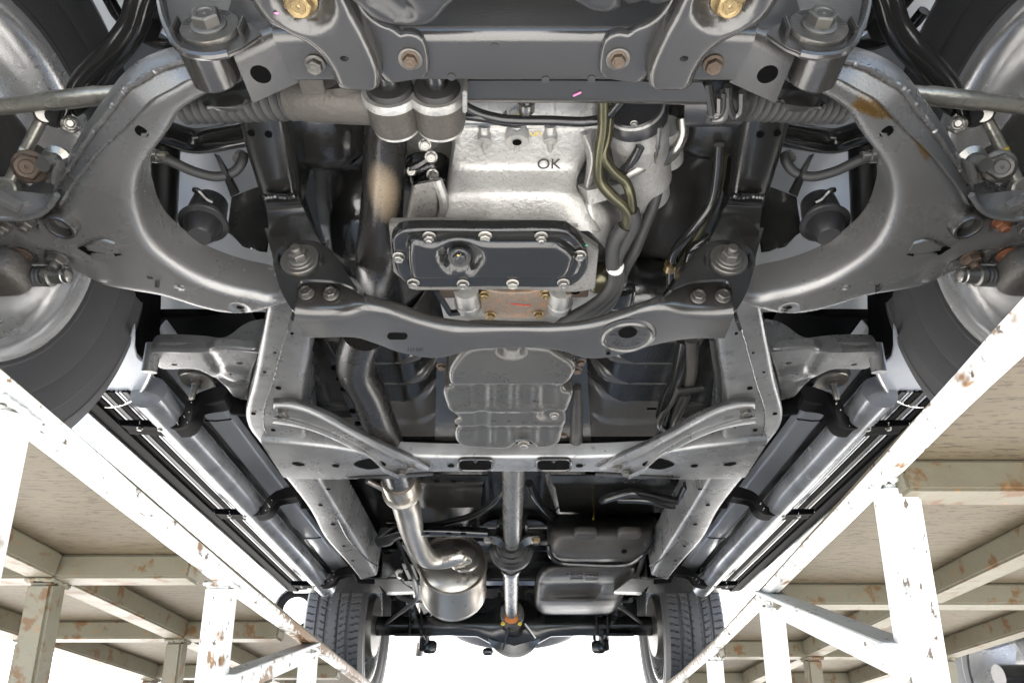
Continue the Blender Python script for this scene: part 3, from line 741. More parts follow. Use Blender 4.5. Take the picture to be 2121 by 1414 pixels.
    bs = lathe('ball_joint_stud', TR, 'zinc', [(.001, -.012), (.014, -.012), (.016, -.004), (.0095, 0)] + [(.0082 if k % 2 else .0092, .002 + k * .0018) for k in range(10)] + [(.007, .022), (.001, .022)], P(113, 335, .555), (.05, -.55, -.85), 20, 'threaded stud behind the arm')
    bolt(TR, P(62, 345, .56), .0175, 'rustbolt' if left else 'darkbolt', 'bolt', (.35, -.6, -.7), 'knuckle_bolt')
    # steering stop plates at the arm's outer end
    pl = skin('stop_plate', TR, 'arm', [L('-30,398 20,395 60,398 100,402 118,396', .535), L('-20,430 20,438 60,442 90,432 112,404', .519), L('-20,447 20,452 55,452 88,444 116,408', .516)], 20, .004, .004, label='curved stop plate over the ball joint')
    tube('plate_rim', pl, 'arm', L('-30,448 20,453 40,453 70,448 95,436 118,404', .5165), .0032, 8)
    prism('stop_tab', pl, 'arm', L('105,360 112,340 121,335 119,350 112,383 104,381', .528), (.002, .006, .014), .0008)
    prism('stop_tab', pl, 'arm', L('-15,418 35,443 37,437 34,430 -15,402', .515), (0, .004, .012), .0008)
    # coil spring and damper above
    cx, cy = -.445 * SIDE, .47
    tube('coil_spring', TR, 'gloss', [Vector((cx + .052 * math.cos(a), cy + .052 * math.sin(a), .79 + a * .0066)) for a in np.linspace(0, 2 * math.pi * 5, 100)], .0075, 10, sm=False, label='black coil spring')
    tube('shock_absorber', TR, 'chassis', [(cx, cy, .76), (cx, cy, .9), (cx, cy, 1.0)], .022, 16, label='black damper tube inside the spring')
    # rail: front part, step, rear pivot bracket
    r = skin('frame_rail_front', TR, 'chassis', [[p + Vector((0, 0, .11)) for p in L('470,190 500,310 540,440', .60)], L('470,190 500,310 540,440', .60), L('582,190 602,310 622,440', .60), [p + Vector((0, 0, .11)) for p in L('582,190 602,310 622,440', .60)]], 20, [.006, .02, .02, .0][0:4], .004, label='black box rail beside the engine')
    skin('rail_step', r, 'chassis', [L('545,402 616,400', .598), L('550,418 620,414', .584), L('553,440 630,436', .572), L('558,480 650,480', .575), L('566,560 700,560', .60)], 14, .012, .004, sm=False)
    tube('weld_bead', r, 'chassis', [p + Vector((0, -.001, -.001)) for p in L('549,409 570,407 600,408 613,405', .588)], lambda t: .0035 + .0008 * math.sin(t * 60), 8)
    skin('rail_inner_web', r, 'chassis', [L('590,190 610,300 640,430 690,560', .72), L('582,190 602,310 622,440 665,560', .61)], 20, 0, .003)
    for u, v, q in ((556, 279, 5), (520, 276, 5)): lathe('rail_hole', r, 'hole_shade', [(.0001, 0), (.004, 0), (.004, .0008), (.0001, .0008)], P(u, v, .5992), (0, 0, -1), 12)
    yb = .617
    pb = prism('rear_arm_bracket', TR, 'chassis', cr(LY('607,642 596,628 584,606 572,570 566,536 576,515 592,505 631,496 670,506 694,530 716,564 736,596 724,592 700,583 661,579 626,580 616,590 612,618', yb), 3, True), (0, .005, 0), .0014, 'black bracket holding the rear pivot of the lower arm')
    skin('bracket_fin', pb, 'satin', [LY('548,472 592,472', yb + .02), LY('553,490 594,488', yb + .02), LY('569,548 580,528', yb + .01)], 10, 0, .003, sm=False)
    skin('bracket_side', pb, 'chassis', [[p + Vector((0, .06, .03)) for p in LY('694,530 718,566 742,600', yb)], LY('694,530 718,566 742,600', yb)], 8, 0, .003, sm=False)
    c = LY('622,540', yb)[0]
    lathe('cam_washer', pb, 'darkbolt', [(.0225, 0), (.0225, .0035), (.0215, .0045), (.017, .0045), (.016, .006), (.010, .0065), (0, .0065)], c, (0, -1, 0), 36)
    bolt(pb, c + Vector((0, -.006, 0)), .0138, 'darkbolt', 'nut', (0, -1, 0), 'cam_nut')
    for sg in (-1, 1):
        ctr = c + Vector((sg * .0255, -.003, 0)); bar('cam_stop', pb, 'chassis', ctr + Vector((0, 0, -.007)), ctr + Vector((0, 0, .007)), .003, .008, (0, 1, 0), .001)
    # bump stop with its bracket, brake line
    bk = skin('bump_stop_bracket', TR, 'chassis', [L('556,380,.66 520,392,.67 480,408,.66', .66), L('560,460,.63 510,470,.63 470,480,.63', .63), L('548,522,.60 535,520,.605 505,505,.61', .60)], 16, 0, .004, label='black rough bracket of the bump stop')
    ax = (.08, -.12, -1)
    cup = lathe('bump_stop', TR, 'plastic', [(.001, -.04), (.022, -.04), (.0245, -.010), (.0225, -.007), (.028, -.003), (.0305, .001), (.0290, .003), (.0235, .004), (.0225, .007), (.0195, .017), (.0150, .025), (.0135, .0270), (.001, .0278)], P(422, 462, .60), ax, 36, 'black rubber bump stop cup')
    tube('bracket_ear', bk, 'chassis', L('402,393,.615 412,396,.612 428,412,.61 440,418,.61', .6), .0035, 8)
    pc = skin('hose_clip', TR, 'gloss', [L('444,318,.63 455,322,.63', .63), L('462,365,.61 472,362,.61', .61), L('478,408,.60 492,402,.60', .60)], 8, 0, .006, sm=False, label='black hose clip standing on the bump stop bracket')
    tube('brake_hose', TR, 'rubber', L('310,322,.60 345,330,.60 400,355,.605 450,366,.61 485,356,.62 502,335,.63 505,320,.64'), .0058, 12, label='black brake hose hanging in an arc')
    lathe('hose_end', TR, 'zinc', [(.001, 0), (.008, 0), (.008, .006), (.006, .007), (.006, .016), (.001, .016)], P(316, 323, .60), (1, .1, 0), 14)
    lathe('hose_end', TR, 'zinc', [(.001, 0), (.008, 0), (.008, .01), (.001, .01)], P(500, 322, .645), (0, -.2, -1), 14)
    # pale inner wing, visible through the loop of the arm, and dark wheel house
    iw = skin('inner_wing', TR, 'body', [L('330,225 430,235 575,250', .86), L('318,300 430,295 575,290', .86), L('310,380 420,380 580,385', .84), L('320,470 430,470 590,470', .80), L('325,560 430,560 600,570', .76), L('325,640 430,640 600,650', .75)], 30, .03, .004, label='pale silver inner wing panel')
    for (a_, b_) in (((338, 480, .70), (345, 300, .80)), ): tube('damper_leg', TR, 'matte', [P(*a_), P(*b_)], .019, 14, label='black tube in front of the inner wing')
    tube('wing_stiffener', TR, 'gloss', L('325,270,.74 400,292,.76 470,284,.76 520,275,.75'), .018, 12, label='black bar along the inner wing')
    skin('wheel_house', TR, 'body', [[Vector((x * SIDE, .60 + .47 * math.cos(a), .72 + .43 * math.sin(a))) for a in np.linspace(math.pi * .42, math.pi + .05, 18)] for x in (-.885, -.70, -.56)], 40, 0, .003, sm=False, label='dark wheel house shell')
    mg = skin('mud_guard', TR, 'black', [L('281,590,.70 306,594,.71 334,600,.74', .72), L('278,690,.68 303,700,.69 332,700,.72', .7), L('281,728,.672 300,739,.672 314,735,.69', .68)], 20, .01, .004, label='black mud guard behind the front tyre')
    skin('floor_corner', mg, 'under', [L('322,590,.80 440,600,.80 620,630,.82', .8), L('322,650,.78 400,655,.77 440,672,.76 600,680,.79', .78), L('322,715,.74 440,712,.745 600,722,.77', .74)], 24, .02, .004)
    sp = prism('splash_panel', TR, 'splash', cr(L('278,672 262,716 238,760 186,836 233,839 266,830 292,809 309,779 316,756 298,751 283,738', .63), 3, True), (0, 0, .004), .001, 'pale speckled splash panel ahead of the side step')
    tube('panel_rim', sp, 'rim', L('184,838 233,841 266,832 292,811 310,780 318,755', .628), .0034, 8)
both(front_side)
def nose():
    a = pressed('lower_cover', TR, 'plastic', '700,-60 722,0 745,22 775,46 805,56 850,60 882,57 905,44 925,20 945,0 960,-60', .462, .006, .03, (), [('ridge', '790,-10 815,8 835,26', .01, .006)], .008, label='grey lower engine cover edge')
    b = pressed('lower_cover', TR, 'plastic', '1160,-60 1180,0 1200,13 1225,28 1245,31 1285,27 1287,0 1290,-60', .462, .006, .03, (), (), .008, label='grey lower engine cover edge with a rounded corner')
    pressed('lower_cover', TR, 'plastic', '1300,-60 1296,15 1342,5 1346,14 1380,10 1405,-8 1420,-60', .470, .005, .03, (), (), .008, label='small grey cover tongue beside the brace')
    skin('radiator_tray', TR, 'under', [[Vector((x, -.30, .66)) for x in (-.8, 0, .8)], [Vector((x, .05, .60)) for x in (-.8, 0, .8)], [Vector((x, .22, .60)) for x in (-.55, 0, .55)]], 10, .02, .004, sm=False, label='dark tray under the radiator')
    bmp = skin('front_bumper', TR, 'body', [[Vector((x, -.20 - .16 * (1 - (x / .95) ** 2), z)) for x in np.linspace(-.93, .93, 15)] for z in (.66, .68, .88, .93)], 30, .02, .006, label='silver front bumper')
nose()
# ------------------------------------------------------------------ engine, gearbox, exhaust front
def yat(poly, u):
    xs = [p[0] for p in poly]; return float(np.interp(u, xs, [p[1] for p in poly]))
def second_beam():
    ZB = .478
    fold = px('607,646 640,649 700,649 750,640 800,646 845,663 890,677 940,687 1000,687 1066,686 1132,687 1190,684 1240,676 1290,660 1330,645 1380,639 1430,647 1490,649 1523,646')
    bot = px('630,699 665,700 700,699 743,701 783,714 833,732 883,741 916,741 949,732 989,724 1032,722 1066,721 1115,722 1165,727 1208,741 1248,742 1298,732 1348,717 1398,706 1440,702 1500,702')
    top = px('613,577 661,576 700,581 733,595 766,609 816,621 856,636 899,651 949,659 1016,666 1066,668 1132,666 1198,662 1248,649 1298,633 1348,616 1400,595 1432,581 1470,580 1516,582')
    F3 = [P(u, v, ZB) for u, v in fold]; fy = [(u, p.y) for (u, v), p in zip(fold, F3)]
    T3 = [PY(u, v, yat(fy, u) - .002) for u, v in top]
    B3 = [P(u, v, ZB + .001) for u, v in bot]
    b = skin('second_crossmember', TR, 'satin', [[p + Vector((0, .03, .004)) for p in T3], T3, F3, B3, [p + Vector((0, .0005, .008)) for p in B3]], 90, [0, .006, .016, .002, 0], .004, label='wavy grey cross member below the oil pan, bolted at both ends', nf=6)
    for u, v in ((635, 607), (686, 609), (1446, 615), (1497, 614)):
        y = yat(fy, u) - .0035; bolt(b, PY(u, v, y), .0098, 'darkbolt', 'bolt', (0, -1, -.1))
    sl = [(math.cos(a) * 9 + (12 if math.cos(a) > 0 else -12), math.sin(a) * 6.5) for a in np.linspace(0, 2 * math.pi, 21)[:-1]]
    prism('slot', b, 'hole_shade', [P(823 + x, 697 + y, ZB - .0006) for x, y in sl], (0, 0, .002), 0)
    # dished hole on the right side
    lathe('dish', b, 'satin', [(.036, .0005), (.033, -.0010), (.024, .006 - .0065), (.0135, -.0005)], P(1300, 696, ZB - .0005), (0, 0, 1), 40)
    lathe('dish_ring', b, 'satin', [(.0335, -.001), (.0305, -.0032), (.0275, -.0012), (.026, .001)], P(1300, 698, ZB), (0, 0, 1), 40)
    lathe('hole', b, 'hole_shade', [(.0001, 0), (.0115, 0), (.0115, .0012), (.0001, .0012)], P(1300, 688, ZB - .0009), (0, 0, -1), 20)
    lathe('hole', b, 'hole_shade', [(.0001, 0), (.003, 0), (.003, .001), (.0001, .001)], P(1260, 731, ZB - .0006), (0, 0, -1), 12)
    text('stamped_marks', b, 'satin', '330 039', P(860, 726, ZB - .0008), (1, 0, 0), (0, -1, 0), .0065, .0004)
    for u, s in ((608, -1), (1523, 1)):
        bar('end_gusset', b, 'chassis', P(u, 650, .482), P(u + s * 8, 672, .482), .004, .02, (0, 0, 1), .001)
second_beam()

def engine():
    rows = []
    def row(v, ul, ur, z, lift=.06):
        return [P(ul - 2, v, z + lift), P(ul, v, z + .012), P(ul + 8, v, z), P((ul + ur) / 2, v, z - .002), P(ur - 8, v, z), P(ur, v, z + .012), P(ur + 2, v, z + lift)]
    rr = [row(205, 930, 1244, .612), row(256, 932, 1240, .606), row(264, 936, 1238, .600), row(300, 938, 1230, .596), row(345, 932, 1208, .592), row(365, 928, 1198, .582), row(392, 924, 1194, .566), row(405, 914, 1206, .560), row(440, 906, 1226, .551), row(478, 896, 1246, .540)]
    e = skin('engine_casting', TR, 'alu', rr, 44, .008, .006, label='bright cast aluminium underside of the engine')
    for u in (1003, 1071, 1140):
        c = P(u, 284, .594)
        lathe('casting_boss', e, 'alu', [(.001, -.006), (.0075 if u != 1071 else .0125, -.006), (.0085 if u != 1071 else .014, .012), (.001, .012)], c, (0, -.3, 1), 20)
        if u == 1071: lathe('boss_hole', e, 'hole_shade', [(.001, 0), (.005, 0), (.005, .001), (.001, .001)], c + Vector((0, .0015, -.0066)), (0, .3, -1), 14)
        tube('casting_rib', e, 'alu', L('%d,262,.597 %d,285,.593 %d,312,.594' % (u, u, u)), [.0065, .0055, .003], 10)
    tube('casting_rib', e, 'alu', L('936,262,.602 1065,261,.601 1238,262,.602'), .0035, 8)
    for u in (1006, 1146): tube('casting_rib', e, 'alu', L('%d,206,.611 %d,258,.604' % (u, u)), .0035, 8)
    tube('casting_rib', e, 'alu', L('905,372,.566 920,420,.556 915,468,.548'), .006, 8)
    text('cast_letters', e, 'stamp', 'OK', P(1137, 341, .5872), (1, 0, 0), (0, -.85, .1), .0185, .0003)
    text('cast_letters', e, 'stamp', '4', P(1046, 236, .604), (1, 0, 0), (0, -.85, .1), .011, .0003)
    blob('paint_mark', e, 'yellow', P(1073, 233, .6055), (.0025, .004, .001)); text('chalk_mark', e, 'yellow', 'un', P(1110, 276, .592), (1, 0, 0), (0, -.85, .1), .012, .0002)
    lathe('plug', e, 'alu', [(.001, -.004), (.009, -.004), (.010, .004), (.001, .004)], P(1071, 233, .609), (0, -.2, 1), 18)
    # ribs flaring to the right towards the bell housing
    skin('bell_housing', TR, 'alu', [L('1196,270,.60 1215,330,.59 1205,400,.575 1196,440,.56 1200,472,.548'), L('1212,285,.585 1228,330,.575 1214,400,.562 1222,440,.55 1225,480,.54'), L('1236,262,.60 1245,330,.60 1235,400,.58 1262,450,.56 1262,520,.55'), L('1250,262,.64 1262,330,.63 1262,400,.62 1285,450,.60 1280,530,.59')], 40, .012, .005, label='flared aluminium bell housing on the right of the engine')
    skin('bell_rib', TR, 'alu', [L('1215,395,.56 1270,385,.575 1310,375,.60'), L('1220,425,.555 1270,410,.57 1318,390,.60')], 16, 0, .02)
    skin('bell_cover', TR, 'alu', [L('1250,430,.60 1290,425,.62 1345,395,.65'), L('1258,475,.585 1295,470,.60 1335,440,.63'), L('1268,560,.575 1285,540,.585 1318,480,.62')], 16, .02, .01, label='silvery gearbox cover behind the pipes')
    # left step of the casting
    sb = skin('casting_step', TR, 'alugrey', [L('908,372,.60 908,420,.60 905,470,.60'), L('908,374,.562 908,420,.556 905,468,.55'), L('856,384,.562 845,430,.556 838,468,.55'), L('852,384,.60 842,430,.60 836,468,.60')], 24, .006, .005, label='darker cast step left of the engine')
    fl = prism('pan_flange', TR, 'alugrey', L('805,466 905,466 1065,470 1172,472 1240,520 1232,600 1190,606 1060,600 860,602 815,565', .512), (0, 0, .012), .0015, 'aluminium flange around the black oil pan')
    skin('flange_apron', fl, 'alu', [L('905,462,.545 1065,462,.545 1200,462,.545'), L('905,468,.512 1065,471,.512 1172,473,.512')], 10, 0, .004)
    # oil pan: flange and raised bowl
    p = pressed('oil_pan', TR, 'gloss', '810,500 813,490 826,481 845,477 1010,477 1172,479 1186,488 1213,520 1218,535 1217,558 1206,578 1190,590 1172,596 1010,596 862,596 846,592 832,582 819,558', .5005, .004, .010, (), (('ridge', '836,505 846,492 870,487 1010,487 1165,489 1180,496 1203,524 1207,540 1205,556 1195,572 1178,583 1150,587', .006, .0015),), .007, sm=True, label='glossy black engine oil pan with a drain plug')
    bowl = pressed('pan_bowl', p, 'gloss', '842,514 846,506 860,502 886,508 912,507 932,503 970,502 1010,507 1145,508 1162,512 1192,534 1190,548 1183,566 1172,578 1155,581 1010,581 866,583 852,580 846,570 842,548', .4885, .0085, .0125, (), (('dimple', 952, 536, .030, .008), ('ridge', '952,536 952,560', .022, .006)), .0055)
    dp = lathe('drain_plug', p, 'rubber', [(.001, 0), (.0125, 0), (.0125, .003), (.0115, .004), (.001, .004)], P(952, 531, .4925), (0, -.25, -1), 24)
    bolt(dp, P(952, 530, .4885), .0095, 'plastic', 'flat', (0, -.25, -1))
    blob('paint_dot', dp, 'yellow', P(949, 529, .4808), (.0014, .0014, .0006), seg=8, ring=5)
    a, b = P(946, 537, .4806), P(955, 525, .4806); tube('scratch_line', dp, 'zinc', [a, b], .0005, 6)
    for u, v, k in ((889, 489, 1), (1005, 488, 0), (1121, 489, 1), (826, 531, 0), (1201, 527, 0), (856, 585, 0), (959, 587, 0), (1062, 586, 0), (1167, 585, 0)):
        bolt(p, P(u, v, .5), .0075, 'zinc' if not (u == 1005 or u == 1062) else 'rod', 'nut' if k else 'bolt')
    for u, v in ((997, 469), (1114, 470), (1215, 508)): blob('paint_dot', fl, 'cyan', P(u, v, .5112), (.0014, .0014, .0006), seg=8, ring=5)
    # below the pan
    g = pressed('rusty_plate', TR, 'rustplate', '996,606 1008,602 1040,606 1090,606 1120,601 1136,607 1139,640 1134,656 1005,656 998,645', .545, .003, .01, (), (), .008, sm=True, label='rust speckled cover plate with four bolts')
    for u, v in ((1003, 610), (1130, 608), (1016, 652), (1116, 650)): bolt(g, P(u, v, .544), .0075, 'gold')
    tube('crayon_line', g, 'red', [P(1058, 629, .5445), P(1100, 633, .5445)], .0006, 6)
    h = skin('gearbox_case', TR, 'alu', [L('905,596,.58 985,596,.56 1065,596,.555 1150,596,.56 1240,590,.58'), L('915,640,.585 985,640,.575 1065,640,.57 1150,640,.575 1235,630,.585'), L('930,700,.60 990,700,.59 1065,700,.585 1150,700,.59 1220,700,.60')], 30, .02, .004, label='aluminium gearbox case')
    for u, v in ((965, 612), (1163, 612)):
        lathe('case_boss', h, 'alu', [(.001, 0), (.0165, 0), (.0165, .035), (.018, .036), (.018, .05), (.014, .056), (.001, .056)], P(u, v - 16, .545), (0, .95, .15), 24)
    prism('dark_tab', h, 'rustbolt', L('1172,592 1222,588 1218,616 1172,617', .535), (0, 0, .004), .001)
    lathe('tab_hole', h, 'hole_shade', [(.001, 0), (.006, 0), (.006, .001), (.001, .001)], P(1192, 603, .5345), (0, 0, -1), 16)
    prism('dark_tab', h, 'rustbolt', L('905,597 950,597 950,618 915,618', .54), (0, 0, .004), .001)
    prism('lever', h, 'gloss', L('893,597 905,600 935,648 985,640 985,652 930,656 925,650', .538), (0, 0, .006), .001)
    blob('bracket_lump', h, 'olive', P(1245, 575, .55), (.018, .02, .018), None, 16, 10, 3)
    bolt(h, P(1234, 580, .55), .006, 'gold', 'bolt', (.8, -.3, -.4))
    # engine mounts: two rubber bushed sleeves under the cross member
    for u in (808, 905):
        o = P(u, 186, .545); m = lathe('mount_sleeve', TR, 'alu2', [(.0145, .004), (.0235, .0), (.0262, .002), (.0268, .006), (.0255, .010), (.0250, .034), (.0235, .040), (.022, .0405), (.0215, .0435), (.010, .044), (.0095, .050), (.006, .052), (.001, .052)], o, (0, .98, .05), 32, label='bushed sleeve hanging behind the front cross member')
        lathe('sleeve_rim', m, 'alu', [(.0225, -.001), (.0262, -.0012), (.0275, .003), (.0272, .0075), (.0255, .0085)], o, (0, .98, .05), 32); lathe('sleeve_washer', m, 'alu', [(.010, .041), (.0225, .041), (.0228, .0435), (.010, .044)], o, (0, .98, .05), 28)
        lathe('rubber_bush', m, 'rubber', [(.010, -.008), (.020, -.006), (.0225, .0), (.023, .007), (.010, .007)], o, (0, .98, .05), 28)
        lathe('inner_tube', m, 'chassis', [(.001, -.05), (.011, -.05), (.011, .002), (.001, .002)], o, (0, .98, .05), 20)
        bolt(m, PY(u + 8, 262, o.y + .046), .006, 'zinc', 'flat', (0, 1, -.2))
    skin('mount_bridge', TR, 'alu2', [L('845,180,.55 870,182,.55'), L('846,215,.555 868,215,.555'), L('850,235,.565 866,235,.565')], 8, .004, .01, sm=False)
    hs = tube('rack_housing', TR, 'alu2', L('607,196,.565 640,197,.562 690,202,.56 780,206,.56'), .0245, 20, label='brownish cast rack housing')
    skin('housing_lug', hs, 'alu2', [L('675,186,.545 700,184,.54 745,184,.545'), L('678,215,.545 705,225,.54 735,218,.545'), L('690,240,.555 712,244,.55 730,238,.555')], 14, .01, .02)
    bar('housing_tab', hs, 'alu2', P(622, 176, .545), P(672, 176, .545), .006, .02, (0, 1, 0), .001)
    # dark brackets at the right end of the rack
    rb = tube('rack_end', TR, 'plastic', [P(1425, 205, .565), P(1470, 205, .56), P(1530, 205, .562)], .026, 20, label='black rack end on the right')
    for pts in ('1466,172 1472,215 1478,240 1488,238 1492,200', '1500,190 1494,230 1470,240 1468,248 1496,246 1506,225 1508,196', '1508,178 1512,225 1522,240 1534,232 1538,190'):
        tube('bracket_strap', rb, 'satin', L(pts, .535), .004, 8)
    # exhaust down pipe
    dpi = tube('exhaust_downpipe', TR, 'pipepatch', L('803,215,.60 800,270,.60 797,330,.595 793,400,.585 788,480,.575 783,530,.57 780,565,.58 779,590,.60'), [.0235, .0235, .0240, .0245, .0265, .0285, .0275, .026], 28, 8, label='black exhaust down pipe with a bare brownish patch')
    at = dpi.data.attributes.new('rust', 'FLOAT', 'POINT'); pc = P(795, 402, .565)
    at.data.foreach_set('value', [max(0.0, 1.1 * (1 - ((v.co.x - pc.x) / .020) ** 2 - ((v.co.y - pc.y) / .045) ** 2)) for v in dpi.data.vertices])
    # starter motor
    ax = (P(1335, 385, .612) - P(1315, 238, .60)); s0 = P(1317, 236, .60)
    st = lathe('starter_motor', TR, 'alu', [(.001, -.012), (.030, -.010), (.0325, -.004), (.033, .002), (.0325, .024), (.0335, .026), (.0335, .030), (.0318, .032), (.0318, .105), (.028, .11), (.028, .135), (.02, .14), (.001, .14)], s0, tuple(ax), 36, label='cylindrical starter motor')
    lathe('end_cap', st, 'plastic', [(.001, -.0125), (.028, -.0118), (.0335, -.004), (.0337, .006), (.033, .0065)], s0, tuple(ax), 36)
    bolt(st, P(1313, 256, .567), .004, 'zinc', 'flat'); 
    lathe('solenoid', st, 'alu', [(.001, 0), (.017, 0), (.018, .004), (.018, .055), (.001, .058)], P(1378, 262, .62), tuple(ax), 24)
    tube('through_bolt', st, 'zinc', L('1366,262,.575 1362,300,.575 1352,345,.58'), .003, 8)
    tube('starter_cable', st, 'gloss', L('1326,304,.562 1312,330,.56 1285,362,.565'), .0052, 10)
    # pipes on the right of the engine
    tube('cooler_line', TR, 'olive', L('1250,205,.575 1250,260,.57 1241,325,.562 1242,372,.556 1262,400,.55 1292,428,.545 1302,446,.543 1298,462,.542 1292,476,.54'), .0064, 14, label='olive plated cooler line beside the engine')
    tube('cooler_line', TR, 'olive', L('1262,205,.578 1258,280,.57 1250,322,.562 1268,352,.558 1296,378,.555 1305,400,.55 1310,440,.545'), .0058, 14, label='second olive cooler line')
    tube('cooler_hose', TR, 'rubber', L('1292,470,.54 1272,500,.535 1268,540,.53 1274,575,.53 1258,608,.53 1225,635,.532 1180,660,.54 1140,690,.55'), .0085, 14, label='black hose running below the gearbox')
    tube('cooler_hose', TR, 'rubber', L('1310,436,.545 1314,462,.542 1295,500,.54 1278,535,.535 1282,580,.533 1262,618,.535 1230,645,.54 1195,668,.55'), .0080, 14)
    tube('cooler_hose', TR, 'rubber', L('1284,590,.54 1262,632,.542 1230,655,.548 1205,668,.555'), .0065, 12)
    tube('vent_hose', TR, 'rubber', L('1357,360,.60 1362,385,.595 1355,420,.585 1335,470,.57 1315,520,.555 1300,545,.55 1285,580,.545'), .0068, 12, label='thin black hose along the gearbox')
    tube('water_pipe', TR, 'zinc', L('1296,362,.575 1330,345,.58 1368,335,.59 1395,315,.60 1413,280,.61 1412,245,.62'), .0070, 14, label='plated pipe curving round the starter motor')
    lathe('hose_clamp', TR, 'white', [(.0095, -.004), (.0105, -.003), (.0105, .003), (.0095, .004)], P(1274, 553, .53), (0, 1, .1), 18)
    lathe('hose_clamp', TR, 'zinc', [(.001, -.008), (.0085, -.008), (.0085, .008), (.001, .008)], P(1284, 585, .545), (-.1, 1, 0), 14)
    sw = blob('sensor_body', TR, 'gloss', P(1286, 612, .55), (.018, .025, .012), 'small black sensor block', 16, 10, 4)
    tube('pressure_line', TR, 'gloss', L('945,210,.59 985,232,.585 1035,246,.58 1070,249,.58 1140,250,.58 1215,252,.58 1250,244,.575 1275,222,.57 1290,205,.57'), .0052, 12, label='black pressure line across the aluminium casting')
    tube('pressure_line', TR, 'gloss', L('900,232,.59 950,238,.585 1000,244,.582 1075,254,.582 1090,240,.585 1092,212,.59'), .0048, 12)
    lathe('line_union', TR, 'zinc', [(.001, 0), (.009, 0), (.009, .01), (.006, .012), (.006, .02), (.001, .02)], P(1090, 212, .59), (0, 1, 0), 16)
    # dark lumps of the engine bay behind
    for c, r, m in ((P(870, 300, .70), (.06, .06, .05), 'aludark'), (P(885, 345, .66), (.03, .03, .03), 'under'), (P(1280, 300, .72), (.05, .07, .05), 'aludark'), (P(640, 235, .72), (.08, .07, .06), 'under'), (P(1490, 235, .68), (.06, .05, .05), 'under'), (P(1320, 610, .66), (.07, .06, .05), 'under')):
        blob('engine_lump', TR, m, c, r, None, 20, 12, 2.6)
    for u, v in ((880, 300), (893, 325), (852, 352), (896, 362)): bolt(TR, P(u, v, .60), .0075, 'zinc', 'bolt', (.1, -.5, -.9), 'engine_bolt')
    tube('engine_bracket', TR, 'gloss', L('845,350,.60 870,340,.60 900,318,.605'), .005, 8); tube('engine_bracket', TR, 'gloss', L('860,385,.60 892,372,.60'), .006, 8)
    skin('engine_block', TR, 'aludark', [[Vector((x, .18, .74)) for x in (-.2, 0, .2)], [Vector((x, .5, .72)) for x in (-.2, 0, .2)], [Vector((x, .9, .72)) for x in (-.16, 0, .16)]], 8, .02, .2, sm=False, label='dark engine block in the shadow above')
    # smooth grey floor bulges either side of engine, shade painted into the left
    for s in (0, 1):
        k = (lambda t: t) if s == 0 else (lambda t: 2130 - t)
        def kk(sx, z=None): return [P(k(t[0]), t[1], t[2]) for t in px(sx)]
        skin('footwell_panel', TR, 'under' if s == 0 else 'tank', [kk('640,300,.86 700,308,.82 760,310,.82 810,312,.84'), kk('648,330,.80 700,330,.77 760,330,.77 800,335,.80'), kk('655,440,.74 700,450,.70 760,450,.70 810,450,.73'), kk('680,520,.72 720,535,.69 770,540,.69 810,540,.71'), kk('690,560,.76 730,560,.745 775,560,.745 815,560,.75'), kk('700,640,.74 740,640,.72 790,650,.72 840,660,.74')], 30, .03, .004, label='smooth dark grey floor panel beside the gearbox')
engine()
